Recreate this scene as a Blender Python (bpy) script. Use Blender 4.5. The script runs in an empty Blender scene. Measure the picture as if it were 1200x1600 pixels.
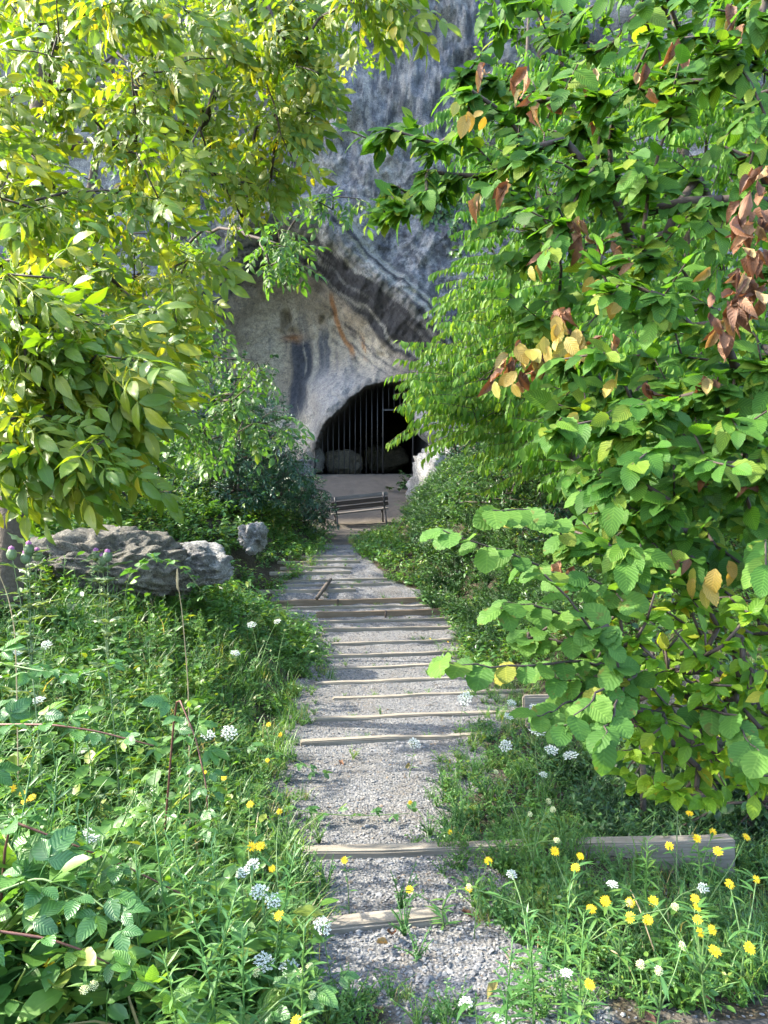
import bpy, bmesh, math, random
import numpy as np
from mathutils import Vector, Matrix

rs = np.random.RandomState(7)
random.seed(7)
scene = bpy.context.scene
COL = scene.collection

# ------------------------------------------------------------------ camera, sky, sun, exposure
F_PX, CAM_Z = 1230.0, 1.6
PITCH = math.atan(40 / F_PX)
cd = bpy.data.cameras.new('camera')
cam = bpy.data.objects.new('camera', cd)
COL.objects.link(cam)
cam.location = (0, 0, CAM_Z)
cam.rotation_euler = (math.pi / 2 - PITCH, 0, 0)
cd.sensor_fit = 'VERTICAL'
cd.sensor_height = 24
cd.lens = 24 * F_PX / 1600
cd.clip_start = 0.05
cd.clip_end = 600
scene.camera = cam

SUN = np.array([-0.78, 0.09, 0.62]); SUN /= np.linalg.norm(SUN)
world = bpy.data.worlds.new('World'); scene.world = world
world.use_nodes = True
wn = world.node_tree.nodes; wl = world.node_tree.links
wn.clear()
sky = wn.new('ShaderNodeTexSky'); sky.sky_type = 'NISHITA'; sky.sun_disc = False
sky.air_density = 1.0; sky.dust_density = 2.0; sky.ozone_density = 1.0
sky.sun_elevation = math.asin(SUN[2]); sky.sun_rotation = math.atan2(SUN[0], SUN[1])
bg = wn.new('ShaderNodeBackground'); bg.inputs['Strength'].default_value = 0.15
wo = wn.new('ShaderNodeOutputWorld')
wl.new(sky.outputs[0], bg.inputs[0]); wl.new(bg.outputs[0], wo.inputs[0])
sd = bpy.data.lights.new('sun', 'SUN'); sd.energy = 2.0; sd.angle = math.radians(0.55); sd.color = (1, .93, .8)
so = bpy.data.objects.new('sun', sd); COL.objects.link(so)
so.rotation_euler = Vector(SUN).to_track_quat('Z', 'Y').to_euler(); so.location = (-10, 6, 25)
scene.view_settings.view_transform = 'Standard'; scene.view_settings.look = 'None'
scene.view_settings.gamma = 1.0; scene.view_settings.use_curve_mapping = False
scene.view_settings.exposure = 3.15
scene.cycles.max_bounces = 9; scene.cycles.diffuse_bounces = 7
scene.cycles.glossy_bounces = 2; scene.cycles.transmission_bounces = 6
scene.cycles.caustics_reflective = False; scene.cycles.caustics_refractive = False
scene.cycles.use_denoising = True

# ------------------------------------------------------------------ helpers
def norm(a):
    return a / np.maximum(np.linalg.norm(a, axis=-1, keepdims=True), 1e-9)

def ss(e0, e1, x):
    t = np.clip((x - e0) / (e1 - e0), 0, 1)
    return t * t * (3 - 2 * t)

def ray(px, py):
    dx, dy = (px - 600) / F_PX, (800 - py) / F_PX
    c, s = math.cos(PITCH), math.sin(PITCH)
    return np.array([dx, dy * s + c, dy * c - s])

def P(px, py, Y):
    d = ray(px, py)
    return np.array([0, 0, CAM_Z]) + d * (Y / d[1])

def project(pts):
    q = pts - np.array([0, 0, CAM_Z])
    c, s = math.cos(PITCH), math.sin(PITCH)
    dep = q[:, 1] * c - q[:, 2] * s
    up = q[:, 1] * s + q[:, 2] * c
    dd = np.maximum(dep, .05)
    return 600 + q[:, 0] / dd * F_PX, 800 - up / dd * F_PX, dep

def _hash(ix, iy, iz, seed):
    h = (ix.astype(np.int64) * 374761393 + iy.astype(np.int64) * 668265263 + iz.astype(np.int64) * 2147483647 + seed * 974634777) & 0xffffffff
    h = ((h ^ (h >> 13)) * 1274126177) & 0xffffffff
    return ((h ^ (h >> 16)) & 0xffff) / 65535.0

def vnoise(x, y, z, seed=0):
    ix, iy, iz = np.floor(x), np.floor(y), np.floor(z)
    fx, fy, fz = x - ix, y - iy, z - iz
    fx, fy, fz = [f * f * (3 - 2 * f) for f in (fx, fy, fz)]
    r = 0
    for a in (0, 1):
        for b in (0, 1):
            for c in (0, 1):
                w = (fx if a else 1 - fx) * (fy if b else 1 - fy) * (fz if c else 1 - fz)
                r = r + w * _hash(ix + a, iy + b, iz + c, seed)
    return r * 2 - 1

def fbm(x, y, z, octv=4, seed=0, gain=.5):
    r, a, f = 0, 1, 1
    for o in range(octv):
        r = r + a * vnoise(x * f, y * f, z * f, seed + o)
        a *= gain; f *= 2.03
    return r

def tag(o, label=None, cat=None, group=None, kind=None):
    if label: o['label'] = label
    if cat: o['category'] = cat
    if group: o['group'] = group
    if kind: o['kind'] = kind
    return o

def empty(name, loc, label=None, cat=None, group=None):
    o = bpy.data.objects.new(name, None)
    COL.objects.link(o)
    o.location = [float(v) for v in loc]
    o.empty_display_size = .1
    return tag(o, label, cat, group)

def mesh_np(name, V, F, A=None, extra=None, flat=False):
    V = np.asarray(V, np.float32); F = np.asarray(F, np.int32)
    me = bpy.data.meshes.new(name)
    n, m, k = len(V), len(F), F.shape[1]
    me.vertices.add(n); me.vertices.foreach_set('co', V.ravel())
    me.loops.add(m * k); me.loops.foreach_set('vertex_index', F.ravel())
    me.polygons.add(m); me.polygons.foreach_set('loop_start', np.arange(0, m * k, k, dtype=np.int32))
    if A is not None:
        at = me.attributes.new('leafco', 'FLOAT_VECTOR', 'POINT')
        at.data.foreach_set('vector', np.asarray(A, np.float32).ravel())
    for nm, arr in (extra or {}).items():
        if arr.ndim == 1:
            at = me.attributes.new(nm, 'FLOAT', 'POINT'); at.data.foreach_set('value', arr.astype(np.float32))
        else:
            at = me.attributes.new(nm, 'FLOAT_VECTOR', 'POINT'); at.data.foreach_set('vector', arr.astype(np.float32).ravel())
    me.update(calc_edges=True); me.validate()
    if flat: me.shade_flat()
    return me

def obj(name, me, mat=None, parent=None, loc=None):
    o = bpy.data.objects.new(name, me)
    COL.objects.link(o)
    if mat is not None and not me.materials: me.materials.append(mat)
    if parent is not None: o.parent = parent
    if loc is not None: o.location = [float(v) for v in loc]
    return o

class MB:
    def __init__(s): s.V, s.F, s.A, s.n = [], [], [], 0
    def add(s, V, F, A=None):
        if len(V) == 0: return
        s.V.append(V); s.F.append(np.asarray(F) + s.n)
        s.A.append(np.zeros((len(V), 3)) if A is None else A)
        s.n += len(V)
    def inst(s, T, M, pos, sc, rnd, mixr=0.0):
        """copies of template T=(V,F,A): frames M (n,3,3), positions, scales, random values"""
        V, F, A = T
        n, nv = len(pos), len(V)
        if n == 0: return
        W = np.einsum('nij,vj->nvi', M, V) * np.asarray(sc).reshape(n, 1, 1) + pos[:, None, :]
        FF = F[None] + (np.arange(n) * nv)[:, None, None]
        AA = np.repeat(A[None], n, 0).copy()
        AA[:, :, 2] = (AA[:, :, 2] * mixr + rnd[:, None]) % 1.0
        s.add(W.reshape(-1, 3), FF.reshape(-1, F.shape[1]), AA.reshape(-1, 3))
    def get(s): return np.concatenate(s.V), np.concatenate(s.F), np.concatenate(s.A)
    def build(s, name, mat, parent=None, off=None, flat=False, kind=None):
        if not s.V: return None
        V, F, A = s.get()
        if off is not None: V = V - np.asarray(off)
        o = obj(name, mesh_np(name, V, F, A, flat=flat), mat, parent)
        if kind: o['kind'] = kind
        return o

def frames(d, n):
    d = norm(d); y = norm(np.cross(n, d)); z = np.cross(d, y)
    return np.stack([d, y, z], axis=-1)

def rotz(a):
    c, s = np.cos(a), np.sin(a); o = np.zeros_like(c)
    return np.stack([np.stack([c, -s, o], -1), np.stack([s, c, o], -1), np.stack([o, o, o + 1], -1)], -2)

def tube(pts, rad, sides=6):
    pts = np.asarray(pts, float); n = len(pts)
    rad = np.broadcast_to(np.asarray(rad, float), (n,))
    t = norm(np.gradient(pts, axis=0))
    ref = np.array([0, 0, 1.0]) if abs(t[:, 2].mean()) < .8 else np.array([1.0, 0, 0])
    a = norm(np.cross(t, ref)); b = np.cross(t, a)
    an = np.arange(sides) * 2 * math.pi / sides
    V = pts[:, None] + rad[:, None, None] * (np.cos(an)[None, :, None] * a[:, None] + np.sin(an)[None, :, None] * b[:, None])
    i = np.arange(n - 1)[:, None] * sides; j = np.arange(sides)[None]; j2 = (j + 1) % sides
    q = np.stack([i + j, i + j2, i + sides + j2, i + sides + j], -1).reshape(-1, 4)
    F = np.concatenate([q[:, [0, 1, 2]], q[:, [0, 2, 3]]])
    ev = np.array([[pts[0]], [pts[-1]]]).reshape(2, 3)
    nv = n * sides
    jj = np.arange(sides); j2 = (jj + 1) % sides
    F = np.concatenate([F, np.stack([np.full(sides, nv), j2, jj], -1), np.stack([np.full(sides, nv + 1), (n - 1) * sides + jj, (n - 1) * sides + j2], -1)])
    return np.concatenate([V.reshape(-1, 3), ev]), F

def box_np(x0, x1, y0, y1, z0, z1):
    V = np.array([[x, y, z] for x in (x0, x1) for y in (y0, y1) for z in (z0, z1)], float)
    q = [[0, 1, 3, 2], [4, 6, 7, 5], [0, 4, 5, 1], [2, 3, 7, 6], [0, 2, 6, 4], [1, 5, 7, 3]]
    F = [[a, b, c] for a, b, c, d in q] + [[a, c, d] for a, b, c, d in q]
    return V, np.array(F)

def bevel_box(name, sx, sy, sz, bev=.004, cuts=0, wob=0.0, seed=0):
    bm = bmesh.new()
    bmesh.ops.create_cube(bm, size=1)
    bmesh.ops.scale(bm, vec=(sx, sy, sz), verts=bm.verts)
    if cuts:
        ed = [e for e in bm.edges if abs(abs(e.verts[0].co.x - e.verts[1].co.x) - sx) < 1e-5]
        bmesh.ops.subdivide_edges(bm, edges=ed, cuts=cuts)
    bmesh.ops.bevel(bm, geom=[e for e in bm.edges if len(e.link_faces) == 2 and e.calc_face_angle(0) > .5], offset=bev, segments=2, affect='EDGES')
    if wob:
        for v in bm.verts:
            c = np.array([v.co.x * 3.1 + seed * 7, v.co.y * 9, v.co.z * 9])
            v.co.y += wob * float(vnoise(c[0], c[1], c[2], seed)); v.co.z += wob * float(vnoise(c[0], c[1], c[2], seed + 5))
    me = bpy.data.meshes.new(name); bm.to_mesh(me); bm.free()
    return me

def inpoly(pts, poly):
    x, y = pts[:, 0], pts[:, 1]; r = np.zeros(len(pts), bool); n = len(poly)
    for i in range(n):
        x1, y1 = poly[i]; x2, y2 = poly[(i + 1) % n]
        c = ((y1 > y) != (y2 > y)) & (x < (x2 - x1) * (y - y1) / ((y2 - y1) or 1e-9) + x1)
        r ^= c
    return r

def poly_sample(poly, n):
    p = np.array(poly, float); out = np.zeros((0, 2))
    while len(out) < n:
        q = rs.uniform(p.min(0), p.max(0), (n * 2, 2)); out = np.concatenate([out, q[inpoly(q, poly)]])
    return out[:n]

def segdist(u, v, line):
    """distance of points to an open polyline"""
    best = np.full(u.shape, 1e9)
    for (x1, y1), (x2, y2) in zip(line[:-1], line[1:]):
        dx, dy = x2 - x1, y2 - y1
        t = np.clip(((u - x1) * dx + (v - y1) * dy) / (dx * dx + dy * dy), 0, 1)
        best = np.minimum(best, np.hypot(u - x1 - t * dx, v - y1 - t * dy))
    return best

# ------------------------------------------------------------------ materials
class NT:
    def __init__(s, name):
        s.m = bpy.data.materials.new(name); s.m.use_nodes = True
        s.t = s.m.node_tree; s.t.nodes.clear()
        s.out = s.n('OutputMaterial')
    def n(s, kind, **kw):
        nd = s.t.nodes.new('ShaderNode' + kind)
        for k, v in kw.items(): setattr(nd, k, v)
        return nd
    def l(s, a, b): s.t.links.new(a, b)
    def val(s, sock, v):
        if isinstance(v, bpy.types.NodeSocket): s.l(v, sock)
        else: sock.default_value = v
    def math(s, op, a, b=0.0, c=None):
        nd = s.n('Math', operation=op); s.val(nd.inputs[0], a); s.val(nd.inputs[1], b)
        if c is not None: s.val(nd.inputs[2], c)
        return nd.outputs[0]
    def mix(s, f, a, b, mode='MIX'):
        nd = s.n('Mix', data_type='RGBA', blend_type=mode)
        s.val(nd.inputs[0], f); s.val(nd.inputs[6], a); s.val(nd.inputs[7], b)
        return nd.outputs[2]
    def noise(s, vec, scale, detail=4, rough=.55):
        nd = s.n('TexNoise'); nd.inputs['Scale'].default_value = scale; nd.inputs['Detail'].default_value = detail
        nd.inputs['Roughness'].default_value = rough
        if vec is not None: s.l(vec, nd.inputs['Vector'])
        return nd.outputs['Fac']
    def ramp(s, f, stops):
        nd = s.n('ValToRGB'); s.l(f, nd.inputs[0]); el = nd.color_ramp.elements
        while len(el) < len(stops): el.new(.5)
        for e, (p, c) in zip(el, stops): e.position = p; e.color = (*c, 1) if len(c) == 3 else c
        return nd.outputs[0]
    def bsdf(s, col, rough, bump=None, bstr=.3, dist=.02, spec=.5):
        b = s.n('BsdfPrincipled'); s.val(b.inputs['Base Color'], col); s.val(b.inputs['Roughness'], rough)
        b.inputs['Specular IOR Level'].default_value = spec
        if bump is not None:
            bn = s.n('Bump'); bn.inputs['Strength'].default_value = bstr; bn.inputs['Distance'].default_value = dist
            s.l(bump, bn.inputs['Height']); s.l(bn.outputs[0], b.inputs['Normal'])
        return b
    def done(s, sh): s.l(sh, s.out.inputs[0]); return s.m

def c4(c): return (*c, 1)

def leaf_mat(name, stops, trans=.4, rough=.42, vein=0.0, nv=9, tgain=(1.9, 1.75, .55), spec=.5, blotch=0.0):
    k = NT(name)
    at = k.n('Attribute', attribute_name='leafco'); sp = k.n('SeparateXYZ'); k.l(at.outputs['Vector'], sp.inputs[0])
    oi = k.n('ObjectInfo')
    r = k.math('FRACT', k.math('ADD', sp.outputs[2], oi.outputs['Random']))
    col = k.ramp(r, stops)
    geo = k.n('NewGeometry')
    nz = k.noise(geo.outputs['Position'], 38, 2)
    col = k.mix(k.math('MULTIPLY', nz, .5), col, k.mix(1.0, col, (.62, .68, .6, 1), 'MULTIPLY'))
    au = k.math('ABSOLUTE', sp.outputs[0])
    bump = nz
    mid = k.math('LESS_THAN', au, .07)
    col = k.mix(k.math('MULTIPLY', mid, .35), col, k.mix(1.0, col, (1.7, 1.5, 1.6, 1), 'MULTIPLY'))
    if vein:
        t = k.math('FRACT', k.math('MULTIPLY_ADD', sp.outputs[1], nv, k.math('MULTIPLY', au, -nv * .28)))
        v = k.math('ABSOLUTE', k.math('SUBTRACT', t, .5))            # 0.5 at a vein, 0 between
        w = k.math('MULTIPLY', k.math('GREATER_THAN', v, .40), vein)
        col = k.mix(w, col, k.mix(1.0, col, (1.65, 1.45, 1.7, 1), 'MULTIPLY'))
        dk = k.math('MULTIPLY', k.math('LESS_THAN', v, .2), vein * .5)
        col = k.mix(dk, col, k.mix(1.0, col, (.72, .76, .7, 1), 'MULTIPLY'))  # paints the shading of the ribs dark between the veins
        bump = k.math('SUBTRACT', .5, v)
    if blotch:
        bn = k.noise(geo.outputs['Position'], 22, 3)
        col = k.mix(k.math('MULTIPLY', k.math('GREATER_THAN', bn, .66), blotch), col, (.13, .085, .02, 1))
    b = k.bsdf(col, rough, bump, .5 if vein else .2, .004, spec)
    tr = k.n('BsdfTranslucent'); k.l(k.mix(1.0, col, (*tgain, 1), 'MULTIPLY'), tr.inputs[0])
    ms = k.n('MixShader'); ms.inputs[0].default_value = trans
    k.l(b.outputs[0], ms.inputs[1]); k.l(tr.outputs[0], ms.inputs[2])
    return k.done(ms.outputs[0])

def plain_mat(name, col, rough=.7, nscale=30, var=.35, bstr=.3, dist=.01, spec=.3, trans=0):
    k = NT(name); tc = k.n('TexCoord')
    nz = k.noise(tc.outputs['Object'], nscale, 4)
    c = k.mix(nz, c4([v * (1 - var) for v in col]), c4([min(1, v * (1 + var)) for v in col]))
    b = k.bsdf(c, rough, nz, bstr, dist, spec)
    if trans:
        tr = k.n('BsdfTranslucent'); k.l(c, tr.inputs[0]); ms = k.n('MixShader'); ms.inputs[0].default_value = trans
        k.l(b.outputs[0], ms.inputs[1]); k.l(tr.outputs[0], ms.inputs[2]); return k.done(ms.outputs[0])
    return k.done(b.outputs[0])

def wood_mat(name, c0, c1, scale=(1.5, 40, 40), bstr=.5):
    k = NT(name); tc = k.n('TexCoord'); mp = k.n('Mapping'); mp.inputs['Scale'].default_value = scale
    oi = k.n('ObjectInfo')
    ad = k.n('VectorMath', operation='ADD'); k.l(tc.outputs['Object'], ad.inputs[0]); k.l(oi.outputs['Random'], ad.inputs[1])
    k.l(ad.outputs[0], mp.inputs[0])
    nz = k.noise(mp.outputs[0], 1.6, 6, .65); n2 = k.noise(ad.outputs[0], 5, 3)
    col = k.ramp(nz, [(.3, c0), (.52, [(a + b) / 2 for a, b in zip(c0, c1)]), (.72, c1)])
    col = k.mix(k.math('MULTIPLY', n2, .5), col, c4([v * .45 for v in c0]))
    b = k.bsdf(col, .85, nz, bstr, .006, .2)
    return k.done(b.outputs[0])

def rock_mat(name, use_attr=True, c0=(.2, .2, .19), c1=(.42, .41, .38), bscale=3.0, dark=(.05, .05, .05)):
    k = NT(name); geo = k.n('NewGeometry'); pos = geo.outputs['Position']
    n1 = k.noise(pos, bscale * .45, 6, .62); n2 = k.noise(pos, bscale * 3, 6, .68); n3 = k.noise(pos, bscale * 12, 4, .6)
    if use_attr:
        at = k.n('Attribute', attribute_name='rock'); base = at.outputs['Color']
    else:
        base = k.ramp(n1, [(.3, c0), (.7, c1)])
    col = k.mix(1.0, base, k.ramp(n2, [(.28, (.55, .56, .6)), (.5, (.95, .95, .95)), (.75, (1.3, 1.27, 1.2))]), 'MULTIPLY')
    col = k.mix(1.0, col, k.ramp(n3, [(.3, (.72, .72, .75)), (.6, (1.12, 1.12, 1.1))]), 'MULTIPLY')
    pit = k.noise(pos, bscale * 5, 5, .7)
    col = k.mix(k.ramp(pit, [(.56, (0, 0, 0)), (.62, (.6, .6, .6))]), col, k.mix(1.0, col, (.38, .39, .42, 1), 'MULTIPLY'))
    n4 = k.noise(pos, bscale * 30, 3, .7)
    col = k.mix(1.0, col, k.ramp(n4, [(.35, (.62, .62, .66)), (.55, (1.08, 1.08, 1.05))]), 'MULTIPLY')
    vo = k.n('TexVoronoi', feature='DISTANCE_TO_EDGE'); vo.inputs['Scale'].default_value = bscale * .8
    wv = k.n('VectorMath', operation='ADD'); nv = k.n('TexNoise'); nv.inputs['Scale'].default_value = bscale; k.l(pos, nv.inputs[0])
    k.l(pos, wv.inputs[0]); k.l(nv.outputs['Color'], wv.inputs[1]); k.l(wv.outputs[0], vo.inputs['Vector'])
    crack = k.math('LESS_THAN', vo.outputs['Distance'], .012)
    col = k.mix(k.math('MULTIPLY', crack, .35), col, c4(dark))
    hh = k.math('ADD', k.math('MULTIPLY', n2, .8), k.math('MULTIPLY', n3, .35))
    b = k.bsdf(col, .9, hh, .95, .12, .2)
    return k.done(b.outputs[0])

def ground_mat():
    k = NT('ground_soil_gravel'); geo = k.n('NewGeometry'); pos = geo.outputs['Position']
    a = k.n('Attribute', attribute_name='path'); d = k.n('Attribute', attribute_name='dirt')
    n1 = k.noise(pos, 3, 5); n2 = k.noise(pos, 40, 4)
    soil = k.mix(n1, (.026, .022, .015, 1), (.055, .044, .028, 1))
    litter = k.mix(k.math('GREATER_THAN', n2, .58), soil, (.075, .065, .038, 1))
    vo = k.n('TexVoronoi'); vo.inputs['Scale'].default_value = 62; k.l(pos, vo.inputs['Vector'])
    vs = k.n('SeparateColor'); k.l(vo.outputs['Color'], vs.inputs[0])
    grav = k.ramp(vs.outputs[0], [(0, (.08, .08, .08)), (.35, (.12, .121, .122)), (.7, (.16, .159, .157)), (1, (.2, .195, .185))])
    grav = k.mix(k.ramp(n1, [(.45, (0, 0, 0)), (.75, (.6, .6, .6))]), grav, (.09, .076, .058, 1))
    dirt = k.mix(n1, (.075, .063, .05, 1), (.14, .122, .1, 1))
    dirt = k.mix(k.math('MULTIPLY', n2, .4), dirt, (.05, .043, .035, 1))
    edge = k.math('ADD', a.outputs['Fac'], k.math('MULTIPLY', k.math('SUBTRACT', n1, .5), .9))
    col = k.mix(k.ramp(edge, [(.35, (0, 0, 0)), (.6, (1, 1, 1))]), litter, grav)
    ed2 = k.math('ADD', d.outputs['Fac'], k.math('MULTIPLY', k.math('SUBTRACT', n1, .5), .7))
    col = k.mix(k.ramp(ed2, [(.35, (0, 0, 0)), (.6, (1, 1, 1))]), col, dirt)
    hh = k.math('ADD', vo.outputs['Distance'], n2)
    b = k.bsdf(col, .95, hh, .6, .02, .15)
    return k.done(b.outputs[0])

M_ground = ground_mat()
M_cliff = rock_mat('limestone_cliff', True, bscale=2.2)
M_rock = rock_mat('limestone_boulder', False, (.12, .112, .092), (.27, .255, .215), 5)
M_rock_pale = rock_mat('pale_lichen_limestone', False, (.2, .2, .198), (.5, .495, .475), 5)
M_rock_cave = rock_mat('cave_boulder', False, (.16, .14, .105), (.3, .265, .2), 4)
M_timber = wood_mat('weathered_timber', (.15, .13, .10), (.36, .32, .26))
M_timber_br = wood_mat('brown_timber', (.12, .085, .055), (.29, .22, .155))
M_slat = wood_mat('bench_wood', (.03, .02, .014), (.10, .075, .055))
M_slat_pale = wood_mat('bench_wood_pale', (.08, .07, .06), (.22, .2, .175))
M_iron = plain_mat('rusty_dark_iron', (.03, .027, .027), .55, 60, .4, .2, .003, .5)
M_bark = plain_mat('grey_brown_bark', (.085, .07, .055), .9, 35, .5, .8, .02, .2)
M_twig = plain_mat('dark_twig_bark', (.05, .038, .03), .8, 60, .4, .3, .004, .3)
M_cane = plain_mat('reddish_bramble_cane', (.12, .05, .035), .6, 60, .4, .2, .003, .4)
M_stem = plain_mat('green_stem', (.085, .15, .045), .6, 60, .3, .1, .003, .4)
M_straw = plain_mat('dry_straw', (.36, .27, .15), .8, 60, .3, .1, .003, .3)
M_asphalt = plain_mat('asphalt', (.045, .045, .048), .9, 180, .5, .5, .004, .3)
M_white = plain_mat('white_floret', (.74, .76, .7), .8, 50, .1, .05, .002, .2, .25)
M_cream = plain_mat('cream_floret', (.66, .66, .36), .8, 50, .15, .05, .002, .2, .2)
M_yellow = plain_mat('yellow_petal', (.82, .56, .02), .6, 80, .12, .05, .002, .3, .25)
M_orange = plain_mat('orange_flower_centre', (.75, .36, .015), .7, 80, .2, .1, .002, .3)
M_purple = plain_mat('thistle_purple', (.28, .12, .26), .8, 80, .3, .1, .002, .2)
M_walnut = leaf_mat('walnut_leaf', [(0, (.075, .16, .014)), (.45, (.12, .205, .018)), (.8, (.19, .25, .028)), (.97, (.27, .29, .035)), (1, (.38, .3, .03))], .46, .4, .2, 12, (1.9, 1.75, .35), .55)
M_sapl = leaf_mat('young_walnut_leaf', [(0, (.05, .13, .028)), (.7, (.075, .18, .035)), (1, (.13, .2, .035))], .42, .4, .25, 12)
M_elm = leaf_mat('elm_leaf', [(0, (.042, .115, .018)), (.45, (.06, .16, .022)), (.8, (.09, .195, .024)), (1, (.17, .23, .026))], .46, .55, .8, 11, spec=.22, blotch=.2)
M_hazel = leaf_mat('hazel_leaf', [(0, (.05, .125, .022)), (.4, (.07, .165, .03)), (.92, (.095, .19, .03)), (1, (.22, .21, .03))], .42, .6, .35, 8, spec=.2, blotch=.5)
M_yshrub = leaf_mat('yellow_green_leaf', [(0, (.075, .18, .016)), (.5, (.125, .25, .018)), (.9, (.19, .29, .02)), (1, (.3, .27, .02))], .48, .5, .2, 6, spec=.3)
M_droop = leaf_mat('drooping_leaf', [(0, (.06, .155, .02)), (.55, (.095, .205, .024)), (1, (.17, .26, .028))], .48, .55, .0, spec=.25)
M_back = leaf_mat('back_tree_leaf', [(0, (.05, .145, .016)), (.6, (.08, .195, .02)), (1, (.13, .24, .022))], .48, .55, .0, spec=.25)
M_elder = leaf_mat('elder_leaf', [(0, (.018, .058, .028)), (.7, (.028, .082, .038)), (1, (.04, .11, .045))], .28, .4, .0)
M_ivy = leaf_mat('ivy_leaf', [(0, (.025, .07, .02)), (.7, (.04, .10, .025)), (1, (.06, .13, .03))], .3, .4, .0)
M_brown = leaf_mat('withered_leaf', [(0, (.08, .036, .018)), (.4, (.16, .068, .03)), (.75, (.24, .12, .055)), (.9, (.3, .19, .08)), (1, (.2, .17, .04))], .2, .7, .3, 9, (1.5, 1.2, .8))
M_ochre = leaf_mat('yellowed_leaf', [(0, (.28, .19, .03)), (.6, (.34, .25, .04)), (1, (.26, .27, .04))], .35, .55, .4, 9, (1.4, 1.2, .6), blotch=.5)
M_bramble = leaf_mat('bramble_leaf', [(0, (.045, .125, .033)), (.6, (.062, .165, .044)), (.9, (.09, .2, .042)), (1, (.14, .25, .03))], .32, .42, .6, 8)
M_cover = leaf_mat('ground_cover_leaf', [(0, (.05, .13, .026)), (.5, (.072, .175, .034)), (.85, (.105, .21, .034)), (1, (.19, .23, .035))], .36, .45, .0)
M_grass = leaf_mat('grass_blade', [(0, (.055, .14, .03)), (.6, (.085, .19, .038)), (.88, (.13, .22, .05)), (.95, (.3, .26, .11)), (1, (.34, .26, .14))], .35, .45, .0)
M_weed = leaf_mat('narrow_weed_leaf', [(0, (.055, .145, .04)), (.6, (.08, .19, .048)), (1, (.12, .22, .045))], .35, .45, .0)
M_grey = leaf_mat('thistle_leaf', [(0, (.09, .15, .075)), (1, (.15, .22, .11))], .3, .55, .0)
def gravel_mat():
    k = NT('gravel_stone'); at = k.n('Attribute', attribute_name='leafco'); sp = k.n('SeparateXYZ'); k.l(at.outputs['Vector'], sp.inputs[0])
    col = k.ramp(sp.outputs[2], [(0, (.095, .096, .099)), (.4, (.14, .143, .148)), (.75, (.19, .191, .193)), (.9, (.23, .222, .205)), (.94, (.15, .115, .085)), (1, (.2, .16, .12))])
    geo = k.n('NewGeometry'); nz = k.noise(geo.outputs['Position'], 150, 3)
    col = k.mix(1.0, col, k.ramp(nz, [(.3, (.8, .8, .8)), (.7, (1.1, 1.1, 1.1))]), 'MULTIPLY')
    return k.done(k.bsdf(col, .85, nz, .3, .003, .3).outputs[0])
M_gravel = gravel_mat()

# ------------------------------------------------------------------ terrain
TAN9 = math.tan(math.radians(8.5))
# step timbers: image row used for the survey, metres below the eye, left and right ends in px, height of face, brown
STEPS = [(1440, 1.62, 482, 700, .12, 0), (1330, 1.75, 455, 1165, .2, 0), (1155, 1.95, 470, 760, .12, 0), (1120, 2.0, 492, 890, .12, 0),
         (1088, 2.04, 520, 905, .13, 0), (1064, 2.07, 493, 860, .12, 0), (1042, 2.09, 510, 800, .12, 0), (1022, 2.09, 505, 720, .12, 0),
         (1003, 2.07, 520, 720, .12, 0), (982, 2.05, 505, 735, .12, 0), (969, 2.0, 500, 718, .12, 0), (955, 1.93, 495, 718, .13, 1),
         (947, 1.89, 440, 716, .10, 0), (936, 1.82, 428, 715, .12, 1), (920, 1.69, 403, 556, .12, 0), (912, 1.64, 430, 610, .10, 0),
         (904, 1.58, 440, 605, .10, 0), (892, 1.47, 424, 548, .10, 0), (885, 1.42, 440, 550, .10, 0), (876, 1.34, 436, 562, .10, 0), (868, 1.27, 452, 556, .10, 0)]
SY = [d / math.tan(math.atan((y - 800) / F_PX) + PITCH) for y, d, *_ in STEPS]
SZ = [CAM_Z - d for _, d, *_ in STEPS]
ks, kz = [-60, 2.25], [0, 0]
for i, (s, z) in enumerate(zip(SY, SZ)):
    nz_ = SZ[i + 1] if i + 1 < len(SZ) else z + .02
    pz_ = SZ[i - 1] if i else 0
    if nz_ < z - .001 or i < 7:
        ks += [s - .03, s + .045]; kz += [z - .008, nz_ + .3 * (z - nz_)]
    else:
        ks += [s - .04, s + .03]; kz += [z - (.085 if STEPS[i][5] else .03), z - .01]
ks += [17, 20, 21, 23, 25, 25.6, 60]; kz += [.43, .54, .78, 1.4, 1.97, 2.0, 2.0]
BY = [1.8, 2.38, 2.52, 3.3, 3.8, 4.3, 5, 6, 7, 9, 10.5, 11.5, 12, 13, 13.5, 14.5, 15.5, 18, 19.5, 21, 25, 26]
BL = [.4, .2, -.26, -.3, -.42, -.45, -.65, -.62, -.6, -.62, -.75, -1.0, -1.55, -1.5, -1.3, -1.1, -1.1, -1.2, -1.5, -2.2, -2.2, -2.2]
BR = [.4, .3, .48, .32, .28, .2, .3, .58, .85, .85, .95, 1.0, .85, .35, -.2, -.6, -.72, -.75, -.2, .6, 1.0, 1.0]

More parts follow.
